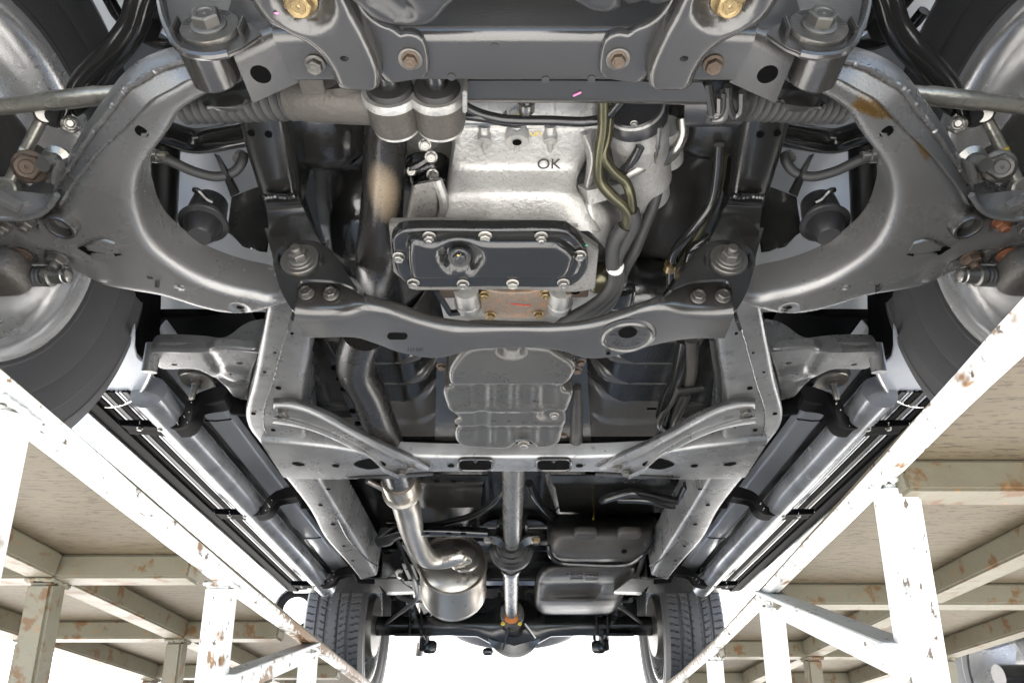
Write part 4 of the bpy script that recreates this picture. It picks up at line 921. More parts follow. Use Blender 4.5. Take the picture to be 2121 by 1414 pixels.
# ------------------------------------------------------------------ truck, middle and rear
ZR = .575
def rails(left):
    up = lambda ps, d, dx=0: [p + Vector((dx * SIDE, 0, d)) for p in ps]
    so = '556,610 546,670 534,737 522,798 511,838 507,862 514,890 534,916 566,961 640,1056 672,1114 720,1168 746,1200'
    si = '655,610 646,670 640,737 632,777 625,822 628,870 634,914 640,955 662,995 701,1060 723,1095 755,1146 781,1190'
    o, i = L(so, ZR), L(si, ZR)
    r = skin('frame_rail', TR, 'rail', [up(o, .10, -.004), o, i, up(i, .10, .004)], 70, .012, .004, label='long black box section chassis rail, its reflection put into a grey tone')
    # kick-up over the axle
    xs = (-.505, -.43) if True else 0
    def kk(x): return [Vector((x, y, z)) for y, z in ((2.27, .577), (2.36, .60), (2.62, .70), (2.95, .76), (3.6, .76), (4.4, .74))]
    skin('rail_rear', r, 'chassis', [up(kk(xs[0] * 1), .08), kk(xs[0]), kk(xs[1]), up(kk(xs[1]), .08)] if SIDE == 1 else [up(kk(.505), .08), kk(.505), kk(.43), up(kk(.43), .08)], 30, .008, .004)
    w = resample(cr(L('604,655 590,700 562,800 549,838 545,862 547,885 554,909', ZR - .0005), 8), 80)
    tube('weld_seam', r, 'arm', [p + Vector((random.uniform(-.0005, .0005), 0, 0)) for p in w], lambda t: .0013 + .0005 * math.sin(t * 150), 6, sm=False)
    w = L('700,1075 723,1118 770,1165 785,1172', ZR - .0005); tube('weld_seam', r, 'satin', w, .0018, 6)
    for u, v, q in ((577, 803, 5), (525, 856, 4), (566, 890, 4), (680, 1012, 4), (664, 1045, 4), (690, 1085, 4), (712, 1130, 3), (731, 1160, 3), (605, 690, 3), (570, 730, 2.5), (548, 770, 2.5)):
        k = P(u, v, ZR); sc_ = k.length / 1414 * q
        lathe('rail_hole', r, 'hole_shade', [(.0001, 0), (sc_ * 1.1, 0), (sc_ * 1.1, .0012), (.0001, .0012)], P(u, v, ZR - .0008), (0, 0, -1), 14)
    skin('rail_end_plate', r, 'satin', [L('775,1200 822,1198', ZR - .002), L('800,1226 858,1224', ZR - .002), L('802,1232 858,1230', ZR + .02)], 8, .004, .003, sm=False)
    # outrigger with the cab mount
    zo = .615; yo = P(421, 726, zo).y
    ob = pressed('outrigger', TR, 'rail', '312,729 318,748 330,765 348,767 404,767 421,773 446,787 462,799 481,822 496,838 507,838 514,810 520,787 524,769 532,745 533,727 513,724 445,720 421,727 344,727', zo, .006, .012,
                 [(361, 755, 6.5, 4.5), (496, 752, 7, 5), (480, 771, 4, 3)], (('ridge', '436,735 446,752 452,765', .012, .004), ('dimple', 488, 776, .032, -.004), ('ridge', '455,785 480,795 510,800', .012, .004)), .009, label='pressed outrigger holding a cab mount')
    fr = skin('outrigger_front', ob, 'rail', [[PY(u, v, yo + .006) for u, v in px('316,706 324,695 340,692 421,695 461,699 478,692 499,676 520,665 546,660')], [PY(u, v, yo) for u, v in px('313,722 322,720 344,722 421,722 445,714 478,718 513,720 533,721 546,722')], [PY(u, v, yo) for u, v in px('313,730 322,729 344,729 421,729 445,722 478,724 513,727 533,729 546,730')]], 40, .003, .004)
    lathe('outrigger_end', fr, 'rail', [(.012, 0), (.0125, .05), (.011, .05)], P(318, 712, .64), (0, .3, -1), 16)
    wz = P(408, 786, .66)
    wsh = lathe('cab_mount_washer', ob, 'zinc', [(.001, 0), (.0315, 0), (.0315, .003), (.030, .0042), (.001, .0042)], wz, (0, 0, -1), 36)
    lathe('mount_rubber', ob, 'rubber', [(.001, -.03), (.034, -.03), (.036, -.006), (.030, -.001), (.001, -.001)], wz, (0, 0, -1), 28)
    bolt(wsh, wz + Vector((0, 0, -.004)), .011, 'darkbolt', 'bolt'); lathe('mount_stud', wsh, 'zinc', [(.001, 0), (.0058, 0), (.0058, .034), (.004, .037), (.001, .037)], wz + Vector((0, 0, -.006)), (0, 0, -1), 14)
    # side step: ribbed board, tube, three brackets
    def run(prof, y0, y1): return [[Vector((-x * SIDE, y, z)) for x, z in prof] for y in np.linspace(y0, y1, 8)]
    bd = grid('side_step', TR, 'black', [[Vector((-x * SIDE, y, z)) for y in np.linspace(1.07, 2.62, 12)] for x, z in ((.885, .70), (.872, .655), (.855, .632), (.835, .622), (.800, .620), (.797, .626), (.768, .628))], .006, 'black side step below the sill')
    for k, (x, hw, m_) in enumerate(((.792, .0055, 'black'), (.779, .002, 'steptube'), (.770, .004, 'matte'), (.757, .0055, 'black'), (.746, .0018, 'steptube'), (.739, .0018, 'steptube'), (.730, .0045, 'matte'))):  # narrow grey-blue strips stand for bright reflections on the black ribs
        grid('step_rib_and_glint', bd, m_, [[Vector((-(x + dx) * SIDE, y, z)) for y in np.linspace(1.12, 2.58, 8)] for dx, z in ((-hw - .001, .636), (-hw, .625), (hw, .625), (hw + .001, .636))], .002)
    grid('step_floor', bd, 'black', [[Vector((-x * SIDE, y, .636)) for y in np.linspace(1.10, 2.6, 8)] for x in (.80, .71)], .004)
    tb = tube('step_tube', bd, 'steptube', [(-.685 * SIDE, 1.12, .625), (-.685 * SIDE, 1.2, .625), (-.685 * SIDE, 2.58, .625)], .033, 24, sm=False)
    tube('step_edge', bd, 'gloss', [(-.833 * SIDE, 1.08, .621), (-.833 * SIDE, 2.6, .621)], .003, 8, sm=False)
    A = [P(u, v, z) for u, v, z in px('246,869,.612 290,869,.612 336,869,.612 364,867,.612 379,856,.612 384,839,.615 394,826,.622 412,813,.632 440,803,.636 472,797,.636')]
    B = [P(u, v, z) for u, v, z in px('248,880,.594 290,882,.594 330,884,.594 373,885,.594 390,876,.594 397,860,.597 402,843,.604 413,836,.612 437,834,.616 470,826,.616')]
    Cc = [P(u, v, z) for u, v, z in px('262,889,.596 300,890,.596 345,891,.596 375,890,.596 394,880,.596 402,866,.599 408,851,.606 420,842,.614 445,838,.618 472,832,.618')]
    D = [P(u, v, z) for u, v, z in px('270,900,.596 310,902,.596 360,906,.596 394,906,.596 412,894,.597 420,874,.600 424,861,.606 444,856,.614 466,853,.618 482,844,.618')]
    for n, dy in enumerate((0, .505, 1.225)):
        sh = lambda ps: [p + Vector((0, dy, 0)) for p in ps]
        bk = skin('step_bracket', TR, 'black', [sh(A), sh(B), sh(Cc), sh(D), [p + Vector((0, .002, .012)) for p in sh(D)]], 44, [0, .004, .004, .004, 0], .004, label='glossy black bent bracket carrying the side step')
        for k in (.12, .27):
            p = B[0].lerp(B[3], k * 2.4).lerp(Cc[0].lerp(Cc[3], k * 2.4), .55) + Vector((0, dy, -.0005)); bolt(bk, p, .006, 'zinc', 'flat')
        tube('bracket_arm', bk, 'black', [A[-1].lerp(D[-1], .5) + Vector((0, dy, .006)), Vector((-.52 * SIDE, A[-1].y + dy + .02, .60)), Vector((-.47 * SIDE, A[-1].y + dy + .03, .60))], .016, 12, sm=False)
        for _ in range(14):      # dried mud flecks
            q = random.random(); a_ = A[int(q * 7)].lerp(B[int(q * 7)], random.uniform(.2, .9)); blob('mud_fleck', bk, 'white', a_ + Vector((0, dy - .0006, -.0012)), [random.uniform(.0006, .0016)] * 3, seg=6, ring=4)
    # sill, and a black sheet standing for the shade between rail and step
    skin('sill_shade_sheet', TR, 'matte', [[Vector((-x * SIDE, y, z)) for y in np.linspace(1.05, 2.75, 10)] for x, z in ((.50, .76), (.60, .745), (.72, .74), (.80, .74), (.87, .76))], 24, .012, .004, label='black sheet standing in for the shade under the sill')
    sill = skin('inner_sill', TR, 'body', [[Vector((-x * SIDE, y, z)) for y in np.linspace(1.05, 2.75, 14)] for x, z in ((.652, .74), (.660, .722), (.712, .719), (.720, .735))], 30, .006, .004, label='pale silver underside of the sill')
    for y in (1.42, 1.95, 2.3): tube('sill_seam', sill, 'under', [(-.656 * SIDE, y, .722), (-.69 * SIDE, y + .004, .7195), (-.716 * SIDE, y, .7185)], .0022, 6, sm=False)
    tube('sill_flange', sill, 'matte', [Vector((-.728 * SIDE + .004 * math.sin(k * 1.3) + .003 * math.sin(k * .5), 1.06 + k * .04, .714)) for k in range(42)], .012, 8, sm=False)
    # diagonal strut to the middle cross member
    A = L('566,824 600,825 632,832 685,853 738,885 790,911 843,935 893,962', .568); A2 = L('566,833 602,834 638,843 684,865 738,895 790,921 843,945 890,968', .548)
    B = L('566,841 606,843 645,855 685,876 738,905 790,932 843,956 888,973', .552); B2 = L('566,846 606,849 646,862 685,882 738,911 785,937 832,958 862,973', .560)
    Cx = L('566,859 606,866 646,878 685,893 732,918 764,938 795,964 824,977', .560); C2 = L('566,866 606,873 645,885 685,901 735,927 769,947 797,971 827,984', .549)
    Dd = L('565,878 606,884 643,893 685,909 738,935 777,956 798,980 827,993', .551); D2 = [p + Vector((0, .004, .016)) for p in Dd]
    st = skin('diagonal_strut', TR, 'rail', [A, A2, B, B2, Cx, C2, Dd, D2], 70, [0, .012, .004, .003, .004, .01, .006, 0], .0035, label='channel section strut running from the rail to the middle cross member')
    for u, v in ((585, 850), (586, 862)): bolt(st, P(u, v, .559), .0105, 'darkbolt', 'bolt')
    for u, v in ((833, 977), (852, 965)): bolt(st, P(u, v, .556), .0105, 'darkbolt', 'bolt')
    # ribbed floor pans beside the gearbox
    rows = []
    for k, v in enumerate((660, 712, 728, 736, 748, 757, 770, 779, 790, 799, 810, 819, 828, 838, 868, 874, 903, 935)):
        y = P(830, v, .80).y; z = .80 + (.024 if k % 4 in (2, 3) and k < 14 else 0) - (.006 if k > 14 else 0)
        rows.append([Vector((x * -SIDE, y + dy, z + dz)) for x, dy, dz in ((.60, 0, 0), (.40, 0, 0), (.27, 0, 0), (.225, -.004, .004), (.19, -.02, .03), (.155, -.05, .10))])
    fp = skin('floor_pan', TR, 'floor', rows, 30, .010, .004, label='ribbed dark floor pan beside the gearbox guard')
    for u, v in ((770, 846), (905, 878)): tube('floor_slot', fp, 'hole_shade', L('%d,%d %d,%d' % (u, v, u + 20, v), .799), .003, 6)
    skin('floor_strip', TR, 'under', [L('650,700 690,760 715,830 745,900', .74), L('672,700 708,760 735,830 770,900', .74), L('676,700 712,760 739,830 774,900', .76)], 20, .004, .004, label='perforated strip along the floor')
    for u, v in ((694, 762), (704, 785), (712, 806), (730, 852), (741, 878)): lathe('strip_hole', TR, 'hole_shade', [(.0001, 0), (.008, 0), (.008, .001), (.0001, .001)], P(u, v, .7385), (0, 0, -1), 14)
    # rear suspension bits
    ax = -.43 * SIDE
    for dy in (-.07, .07): tube('u_bolt', TR, 'gloss', [(ax, 3.4 + dy, .60), (ax, 3.4 + dy, .72)], .007, 8, sm=False); tube('u_bolt', TR, 'gloss', [(ax - .05, 3.4 + dy, .60), (ax - .05, 3.4 + dy, .72)], .007, 8, sm=False)
    for k in range(5): 
        hl = .62 - k * .10
        tube('leaf_spring', TR, 'chassis', [(ax - .025 * SIDE, 3.4 + t * hl, .70 - k * .010 + .09 * (t * hl / .62) ** 2) for t in np.linspace(-1, 1, 13)], .012, 6, sm=False)
    bar('spring_plate', TR, 'chassis', (ax - .05 * SIDE, 3.32, .598), (ax - .05 * SIDE, 3.48, .598), .13, .012, (0, 0, 1), .002)
    tube('rear_damper', TR, 'chassis', [(ax - .0 * SIDE, 3.52, .57), (ax + .04 * SIDE, 3.25, .95)], .025, 14, sm=False)
    blob('damper_mount', TR, 'chassis', (ax + .03 * SIDE, 3.5, .575), (.035, .02, .03), None, 14, 8, 3)
    tube('brake_cable', TR, 'plastic', [(-.39 * SIDE, 2.25, .70), (-.36 * SIDE, 2.45, .64), (-.38 * SIDE, 2.75, .66), (-.40 * SIDE, 2.9, .655), (-.50 * SIDE, 3.1, .64), (-.585 * SIDE, 3.33, .65)], .008, 10)
    tube('coil_boot', TR, 'rubber', [Vector((-.45 * SIDE + .045 * math.cos(a), 3.02 + .045 * math.sin(a), .68 + a * .007)) for a in np.linspace(0, 2 * math.pi * 3, 50)], .010, 8, sm=False)
    skin('rear_wheel_house', TR, 'under', [[Vector((x * SIDE, 3.40 + .45 * math.cos(a), .74 + .43 * math.sin(a))) for a in np.linspace(0, math.pi, 20)] for x in (-.885, -.70, -.58)], 36, 0, .003, sm=False, label='dark rear wheel house')
    lathe('brake_drum', TR, 'darkbolt', [(.001, -.02), (.13, -.015), (.14, .0), (.14, .05), (.001, .05)], (-.66 * SIDE, 3.4, .65), (-1, 0, 0), 36)
    skin('rear_rocker_end', TR, 'under', [[Vector((-x * SIDE, y, z)) for x in (.52, .70, .87)] for y, z in ((2.6, .68), (2.80, .66), (2.88, .70), (2.9, .80))], 12, .01, .004, sm=False)
both(rails)

def middle():
    top = 'T'
    T = L('540,916 600,920 690,929 770,941 890,948 1065,949 1240,948 1360,941 1440,929 1530,920 1590,916', .562)
    B = L('588,990 660,993 735,993 800,984 896,978 1065,977 1234,978 1330,984 1395,993 1470,993 1542,990', .558)
    m = skin('middle_crossmember', TR, 'rail', [[p + Vector((0, -.006, .03)) for p in T], T, B, [p + Vector((0, .002, .03)) for p in B]], 90, [0, .008, .006, 0], .004, label='cross member with slots across the middle, reflection put into its pale grey')
    for u in (985, 1147):
        sl = [P(u + math.copysign(min(abs(36 * math.cos(a)) ** 1, 36) if abs(math.cos(a)) > 1 else 35 * abs(math.cos(a)) ** .35, math.cos(a)), 962 + 12 * math.copysign(abs(math.sin(a)) ** .5, math.sin(a)), .5575) for a in np.linspace(0, 2 * math.pi, 33)[:-1]]
        prism('slot', m, 'hole_shade', sl, (0, 0, .0015), 0); tube('slot_rim', m, 'satin', sl + [sl[0]], .0028, 8, sm=False)
        prism('slot_tooth', m, 'satin', [P(u - 5, 953, .5568), P(u + 5, 953, .5568), P(u, 959, .5568)], (0, 0, -.001), 0)
    for u in (934, 1200, 696, 1438): lathe('hole', m, 'hole_shade', [(.0001, 0), (.0075, 0), (.0075, .001), (.0001, .001)], P(u, 964, .5585), (0, 0, -1), 14)
    for s in (0, 1):
        k = (lambda u: u) if s == 0 else (lambda u: 2130 - u)
        prism('eye_hole', m, 'hole_shade', cr([P(k(u), v, .5588) for u, v in px('733,962 748,954 764,951 785,954 800,962 785,969 764,972 748,969')], 4, True), (0, 0, .001), 0)
        prism('oval_hole', m, 'hole_shade', cr([P(k(u), v, .5592) for u, v in px('604,959 614,957 628,960 632,963 620,965 608,962')], 4, True), (0, 0, .001), 0)
        prism('end_tab', m, 'satin', [P(k(u), v, .555) for u, v in px('720,990 745,987 897,981 897,985 800,992')], (0, 0, .004), .001)
    d = skin('dark_channel', TR, 'gloss', [L('640,908 1065,910 1490,908', .63), L('640,918 1065,919 1490,918', .600), L('640,944 1065,946 1490,944', .598)], 30, .006, .02, sm=False, label='black channel in front of the middle cross member')
    for u, v in ((869, 927), (1265, 927)): bolt(d, P(u, v, .598), .013, 'darkbolt', 'nut')
    # gearbox guard
    g = pressed('gearbox_guard', TR, 'guard', '973,727 1135,727 1160,738 1193,762 1186,785 1168,806 1174,813 1186,816 1184,832 1174,852 1171,862 1173,874 1166,896 1155,922 1128,928 1112,929 1103,921 1085,918 1068,921 1058,929 1028,931 960,926 946,918 942,896 949,886 940,878 949,868 938,858 926,844 917,814 921,808 931,803 928,785 933,763', .528, .009, .05, (),
                [('ridge', '%d,806 %d,840' % (u, u), .019, .0035) for u in (994, 1041, 1088, 1136)] + [('ridge', '%d,856 %d,880' % (u, u), .018, .003) for u in (998, )] + [('ridge', '%d,893 %d,916' % (u, u), .019, .0035) for u in (1001, 1040, 1085, 1128)] + [('ridge', '935,803 1000,803 1065,803 1130,803 1170,803', .014, .002), ('ridge', '930,848 1000,847 1065,847 1130,847 1180,847', .014, -.0025), ('ridge', '944,887 1000,887 1065,887 1175,887', .010, .002), ('dimple', 1060, 730, .024, .012), ('dimple', 1145, 862, .030, .008), ('dimple', 1086, 926, .020, .008)], .0055, sm=True, label='black pressed guard plate under the gearbox with ribs')
    bolt(g, P(1148, 858, .521), .008, 'zinc', 'flat'); bolt(g, P(1085, 917, .523), .0105, 'zinc', 'flat')
    for u, v in ((914, 757), (1203, 748), (1195, 765), (1167, 898)): bolt(TR, P(u, v, .56), .008, 'rustbolt', 'bolt', (0, 0, -1), 'guard_bolt')
    for u, v in ((1110, 832), (1110, 846), (1022, 872), (1052, 872), (1098, 866), (1085, 875), (1108, 875)): tube('embossed_mark', g, 'satin', L('%d,%d %d,%d' % (u - 5, v, u + 5, v), .5272), .0018, 6, sm=False)
    skin('guard_side', TR, 'under', [[P(905, 740, .60), P(1065, 738, .60), P(1215, 740, .60)], [P(900, 930, .60), P(1065, 930, .60), P(1225, 930, .60)]], 14, 0, .02, sm=False)
    tube('guard_drain_tube', TR, 'tank', L('1196,800,.60 1195,860,.60 1193,922,.60'), [.008, .012, .014], 12)
    # tunnel and floors behind
    skin('tunnel', TR, 'under', [[Vector((x, y, z)) for y in (.9, 1.6, 2.4, 2.7)] for x, z in ((-.9, .80), (-.24, .80), (-.17, .86), (-.1, .92), (.1, .92), (.17, .86), (.24, .80), (.9, .80))], 20, .03, .004, sm=False, label='dark floor with the gearbox tunnel')
    skin('load_bed_floor', TR, 'under', [[Vector((x, 2.66 + k * .085, .88 + (.02 if k % 2 else 0))) for x in (-.88, 0, .88)] for k in range(23)], 10, .01, .004, sm=False, label='ribbed underside of the load bed')
    for k in range(4): bar('bed_cross_bar', TR, 'chassis', (-.72, 2.72 + k * .48, .855), (.72, 2.72 + k * .48, .855), .06, .05, (0, 0, 1), .004)
    fs = skin('floor_step', TR, 'under', [L('790,985 900,985 1010,985', .70), L('790,1000 900,1001 1000,1001', .70), L('800,1008 900,1009 1000,1008', .715), L('800,1050 900,1052 995,1050', .74)], 20, .02, .004, label='dark stepped floor section')
    skin('floor_step', TR, 'under', [L('1140,985 1250,985 1430,985', .70), L('1145,1002 1250,1003 1420,1003', .70), L('1150,1010 1250,1012 1420,1012', .715), L('1160,1060 1250,1062 1420,1060', .74)], 20, .02, .004)
    for u in (848, 905, 940): lathe('hole', fs, 'hole_shade', [(.0001, 0), (.008, 0), (.008, .001), (.0001, .001)], P(u, 996, .699), (0, 0, -1), 12)
    # transverse hanger bar in front of the silencer
    h = skin('hanger_crossbar', TR, 'chassis', [L('790,1092,.63 820,1092,.63 850,1088,.63 900,1088,.63 1010,1092,.63'), L('775,1118,.61 800,1108,.61 830,1100,.61 900,1098,.61 1010,1102,.61'), L('782,1132,.60 806,1128,.60 828,1112,.60 900,1109,.60 1010,1112,.60'), L('784,1134,.63 808,1130,.63 828,1116,.63 900,1112,.63 1010,1114,.63')], 40, .008, .004, label='black cross bar in front of the silencer')
    for u in (885, 930, 960): lathe('hole', h, 'hole_shade', [(.0001, 0), (.009, 0), (.009, .001), (.0001, .001)], P(u, 1105, .6045), (0, 0, -1), 12)
    # exhaust
    ex = tube('exhaust_pipe', TR, 'pipe', L('752,690,.60 738,735,.60 738,765,.60 762,812,.60 780,860,.60 798,905,.60 815,955,.605 826,992,.61'), .0325, 24, 8, label='dark exhaust pipe running back past the gearbox guard')
    q = tube('exhaust_mid_pipe', TR, 'inox', L('825,988,.612 832,1020,.615 842,1050,.617 850,1085,.62 862,1120,.622 872,1140,.623 888,1155,.625 912,1157,.63 940,1152,.635 958,1149,.64 970,1152,.65'), [.0335, .034, .036, .035, .033, .033, .032, .032, .031, .030, .028], 26, 8, label='bare steel exhaust pipe with an elbow into the silencer')
    p0, p1 = P(825, 992, .612), P(836, 1026, .615)
    lathe('flex_joint', q, 'inox', [(.001, 0)] + [(.039 + .002 * (k % 2), k * .006) for k in range(9)] + [(.040, .052), (.041, .07), (.048, .072), (.048, .080), (.036, .082), (.001, .082)], p0, tuple(p1 - p0), 28)
    tube('pipe_stay', q, 'inox', L('760,994,.62 790,1010,.615 822,1026,.61'), .007, 10)
    c = P(938, 1166, .655); a = Vector((-.04, .95, -.27)).normalized()
    mf = lathe('silencer', TR, 'inox', [(.001, -.022), (.05, -.020), (.085, -.012), (.105, .0), (.108, .004), (.113, -.004), (.1175, -.003), (.1185, .004), (.1175, .012), (.1155, .014), (.1155, .075), (.1165, .080), (.1165, .165), (.118, .167), (.118, .176), (.10, .185), (.001, .20)], c, tuple(a), 56, label='round stainless silencer with a domed end')
    lathe('silencer_flange', mf, 'inox', [(.001, -.005), (.035, -.005), (.045, .0), (.046, .006), (.04, .010), (.001, .01)], P(962, 1160, .628), (.0, .8, -.45), 24)
    bolt(mf, P(971, 1161, .612), .010, 'zinc', 'bolt', (0, -.6, -.6))
    tube('hanger_rod', mf, 'inox', L('835,1125,.64 850,1150,.64 870,1185,.64'), .006, 8)
    prism('heat_shield', TR, 'white', L('832,1168 856,1170 890,1265 878,1272', .68), (0, 0, .004), .001, 'white perforated heat shield strip beside the silencer')
    for u, v in ((845, 1178), (852, 1200), (864, 1224), (872, 1246)): lathe('shield_hole', TR, 'hole_shade', [(.0001, 0), (.009, 0), (.009, .001), (.0001, .001)], P(u, v, .6785), (0, 0, -1), 12)
    tube('tail_pipe', TR, 'inox', [c + a * .19, Vector((-.36, 3.0, .72)), Vector((-.42, 3.4, .755)), PY(874, 1305, 3.72), PY(868, 1346, 3.95)], .034, 16, label='tail pipe rising over the axle')
    # propeller shaft in two parts with a centre bearing
    tube('front_propshaft', TR, 'shaft', L('1064,940,.61 1061,1112,.617 1060,1122,.617'), [.0265, .0265, .0265], 28, sm=False, label='grey front propeller shaft')
    o = P(1059, 1122, .618)
    cb = lathe('centre_bearing', TR, 'matte', [(.001, .0), (.030, .0), (.031, .012), (.042, .016), (.044, .03), (.052, .034), (.055, .05), (.060, .053), (.066, .06), (.066, .085), (.058, .09), (.054, .085), (.050, .10), (.035, .105), (.001, .105)], o, (0, 1, .02), 40, 'black ringed centre bearing of the propeller shaft')
    skin('bearing_bracket', cb, 'chassis', [L('1004,1108,.62 1030,1112,.60 1060,1130,.60 1092,1112,.60 1118,1108,.62'), L('1004,1122,.62 1028,1128,.60 1058,1150,.60 1094,1128,.60 1118,1122,.62')], 24, 0, .006)
    for u, m_ in ((1010, 'zinc'), (1110, 'gold')): bolt(cb, P(u, 1116, .612), .012, m_)
    tube('bearing_leg', cb, 'gloss', L('1030,1112,.62 1035,1080,.66 1042,1062,.70'), .008, 8); tube('bearing_leg', cb, 'gloss', L('1090,1112,.62 1086,1080,.66 1080,1060,.70'), .008, 8)
    j0 = P(1058, 1160, .615); j1 = Vector((-.012, 3.02, .63))
    rs = tube('rear_propshaft', TR, 'shaft', [j0 - (j1 - j0) * .12, j0.lerp(j1, .05), j0.lerp(j1, .9), j1], [.026, .027, .027, .025], 28, sm=False, label='grey rear propeller shaft ending in a joint')
    lathe('shaft_collar', rs, 'chassis', [(.025, 0), (.033, .0), (.034, .03), (.030, .035), (.025, .035)], j0 + Vector((0, .06, 0)), (0, 1, .02), 28)
    for sx in (-1, 1): bar('joint_yoke', rs, 'darkbolt', j1 + Vector((sx * .036, -.01, 0)), j1 + Vector((sx * .036, .09, .006)), .016, .05, (0, 0, 1), .005)
    lathe('joint_cross', rs, 'orangep', [(.001, 0), (.033, 0), (.034, .012), (.001, .013)], j1 + Vector((0, .055, 0)), (0, -.6, -.8), 20)
    for sx in (-1, 1): bolt(rs, j1 + Vector((sx * .036, .07, -.030)), .009, 'yellow', 'flat', (0, -.7, -.7))
    # rear axle
    y, z = WY[1], AZ
    ax = tube('rear_axle', TR, 'chassis', [(-.64, y, z), (-.30, y, z), (-.17, y, z), (-.10, y, z - .005), (0, y, z - .005), (.10, y, z - .005), (.17, y, z), (.30, y, z), (.64, y, z)], [.043, .043, .047, .075, .10, .075, .047, .043, .043], 26, sm=False, label='black rear axle tube with a round differential')
    lathe('differential', ax, 'chassis', [(.001, -.10), (.050, -.10), (.056, -.034), (.070, -.026), (.118, -.020), (.130, -.016), (.128, .006), (.122, .01), (.125, .05), (.10, .11), (.05, .14), (.001, .145)], (.0, y - .02, z - .012), (0, 1, 0), 48)
    lathe('pinion_nose', ax, 'alu2', [(.001, -.30), (.050, -.30), (.052, -.25), (.042, -.24), (.045, -.10), (.06, -.06), (.001, -.06)], (-.008, y, z - .004), (0, 1, 0), 28)
    for k in range(8):
        a_ = 2 * math.pi * k / 8 + .3; d_ = Vector((math.cos(a_), 0, math.sin(a_))); bolt(ax, Vector((0, y - .03, z - .012)) + d_ * .118, .009, 'darkbolt', 'flat', (0, -1, 0))
        if k % 2: bar('differential_rib', ax, 'chassis', Vector((0, y - .22, z - .008)) + d_ * .045, Vector((0, y - .05, z - .012)) + d_ * .105, .008, .018, tuple(d_), .002)
    blob('axle_lump', ax, 'chassis', (-.12, y - .02, z - .115), (.025, .03, .016), None, 14, 8, 3)
    # spare wheel lying flat under the bed
    sw = lathe('spare_wheel', TR, 'tyre', [(.23, -.09), (.30, -.11), (.345, -.10), (.37, -.07), (.375, 0), (.37, .07), (.345, .10), (.30, .11), (.23, .09), (.23, -.09)], (.0, 4.02, .84), (0, .12, 1), 60, 'spare wheel lying flat under the load bed')
    lathe('spare_rim', sw, 'rustbolt', [(.001, -.02), (.10, -.02), (.14, .0), (.19, -.03), (.205, -.085), (.238, -.10), (.238, -.09), (.21, -.06), (.19, .0), (.001, .02)], (.0, 4.02, .84), (0, .12, 1), 48)
    for k in range(60):
        a_ = 2 * math.pi * k / 60
        for zz in (-.05, .0, .05):
            d_ = Vector((math.cos(a_ + zz), math.sin(a_ + zz), 0)); 
            if d_.y < .3: bar('tread_block', sw, 'tyre', Vector((0, 4.02, .84 + zz)) + d_ * .366, Vector((0, 4.02, .84 + zz)) + d_ * .3795, .028, .04, (0, 0, 1), 0)
    # fuel tank on the right
    def tk(v, u0, u1, z, e=.05, m_=None):
        return [P(u0 - 4, v, z + e * 2), P(u0, v, z + e * .45), P(u0 + 9, v, z + .004), P(u0 + 24, v, z), P((u0 + u1) / 2, v, z - .003), P(u1 - 24, v, z), P(u1 - 9, v, z + .004), P(u1, v, z + e * .45), P(u1 + 4, v, z + e * 2)]
    t = skin('fuel_tank', TR, 'tank', [tk(1064, 1146, 1350, .80), tk(1070, 1142, 1355, .75), tk(1080, 1139, 1358, .695), tk(1094, 1137, 1358, .655), tk(1112, 1137, 1354, .629), tk(1130, 1138, 1347, .610), tk(1146, 1143, 1337, .598), tk(1156, 1150, 1327, .597), tk(1163, 1158, 1320, .612)], 50, .03, .006, label='dull grey plastic fuel tank with two lugs and a recess')
    def tr(v, u0, u1, z, dz=0, e=.05):
        uu = [u0 - 4, u0, u0 + 10, u0 + 26, u0 + (u1 - u0) * .45, u0 + (u1 - u0) * .66, u0 + (u1 - u0) * .76, u1 - 22, u1 - 8, u1, u1 + 4]
        zz = [z + e * 2, z + e * .5, z + .006, z + dz * .7, z + dz, z + dz, z + dz * .15, z, z + .005, z + e * .5, z + e * 2]
        return [P(u, v, q) for u, q in zip(uu, zz)]
    t2 = skin('tank_rear_half', t, 'tank', [tr(1158, 1150, 1324, .68), tr(1165, 1138, 1325, .636), tr(1172, 1128, 1322, .612), tr(1182, 1120, 1316, .601), tr(1194, 1115, 1309, .596), tr(1203, 1113, 1304, .596, .002), tr(1209, 1112, 1301, .595, .022), tr(1222, 1111, 1294, .593, .026), tr(1232, 1111, 1288, .591, .020), tr(1243, 1111, 1283, .589, .0), tr(1254, 1113, 1277, .589), tr(1263, 1118, 1270, .597), tr(1269, 1124, 1262, .618), tr(1273, 1130, 1256, .67)], 54, .016, .006)
    tube('tank_strap', t, 'gloss', [P(u, v, z) for u, v, z in px('1136,1128,.63 1140,1148,.606 1160,1164,.594 1200,1168,.59 1300,1168,.59 1328,1152,.60 1345,1135,.625')], .007, 8)
    for u in (1212, 1303): blob('tank_lug', t, 'tank', P(u, 1103, .628), (.034, .028, .014), None, 20, 10, 4)
    lathe('tank_hole', t, 'hole_shade', [(.0001, 0), (.009, 0), (.009, .001), (.0001, .001)], P(1293, 1141, .591), (0, -.4, -.9), 12)
    tube('paint_line', t, 'yellow', L('1231,1052,.77 1229,1074,.69'), .0025, 6, sm=False)
    for k, (u, v) in enumerate(((1194, 1190), (1226, 1192))):
        o4 = [P(u + dx, v + dy, .5955) for dx, dy in ((-14, -7), (14, -7), (13, 8), (-14, 8))]
        tube('embossed_frame', t2, 'tank', o4 + [o4[0]], .0012, 6, sm=False)
    for k in range(3): text('embossed_letters', t2, 'tank', ('PE-HD', '45 A', '>PE<')[k], P(1192 + k * 17, 1190 + k, .595), (1, 0, 0), (0, -1, 0), .022, .0012)
    lathe('tank_seam', t, 'tank', [(.0, 0), (.0, .001)], P(1240, 1240, .62), (0, 0, 1), 8) if False else None
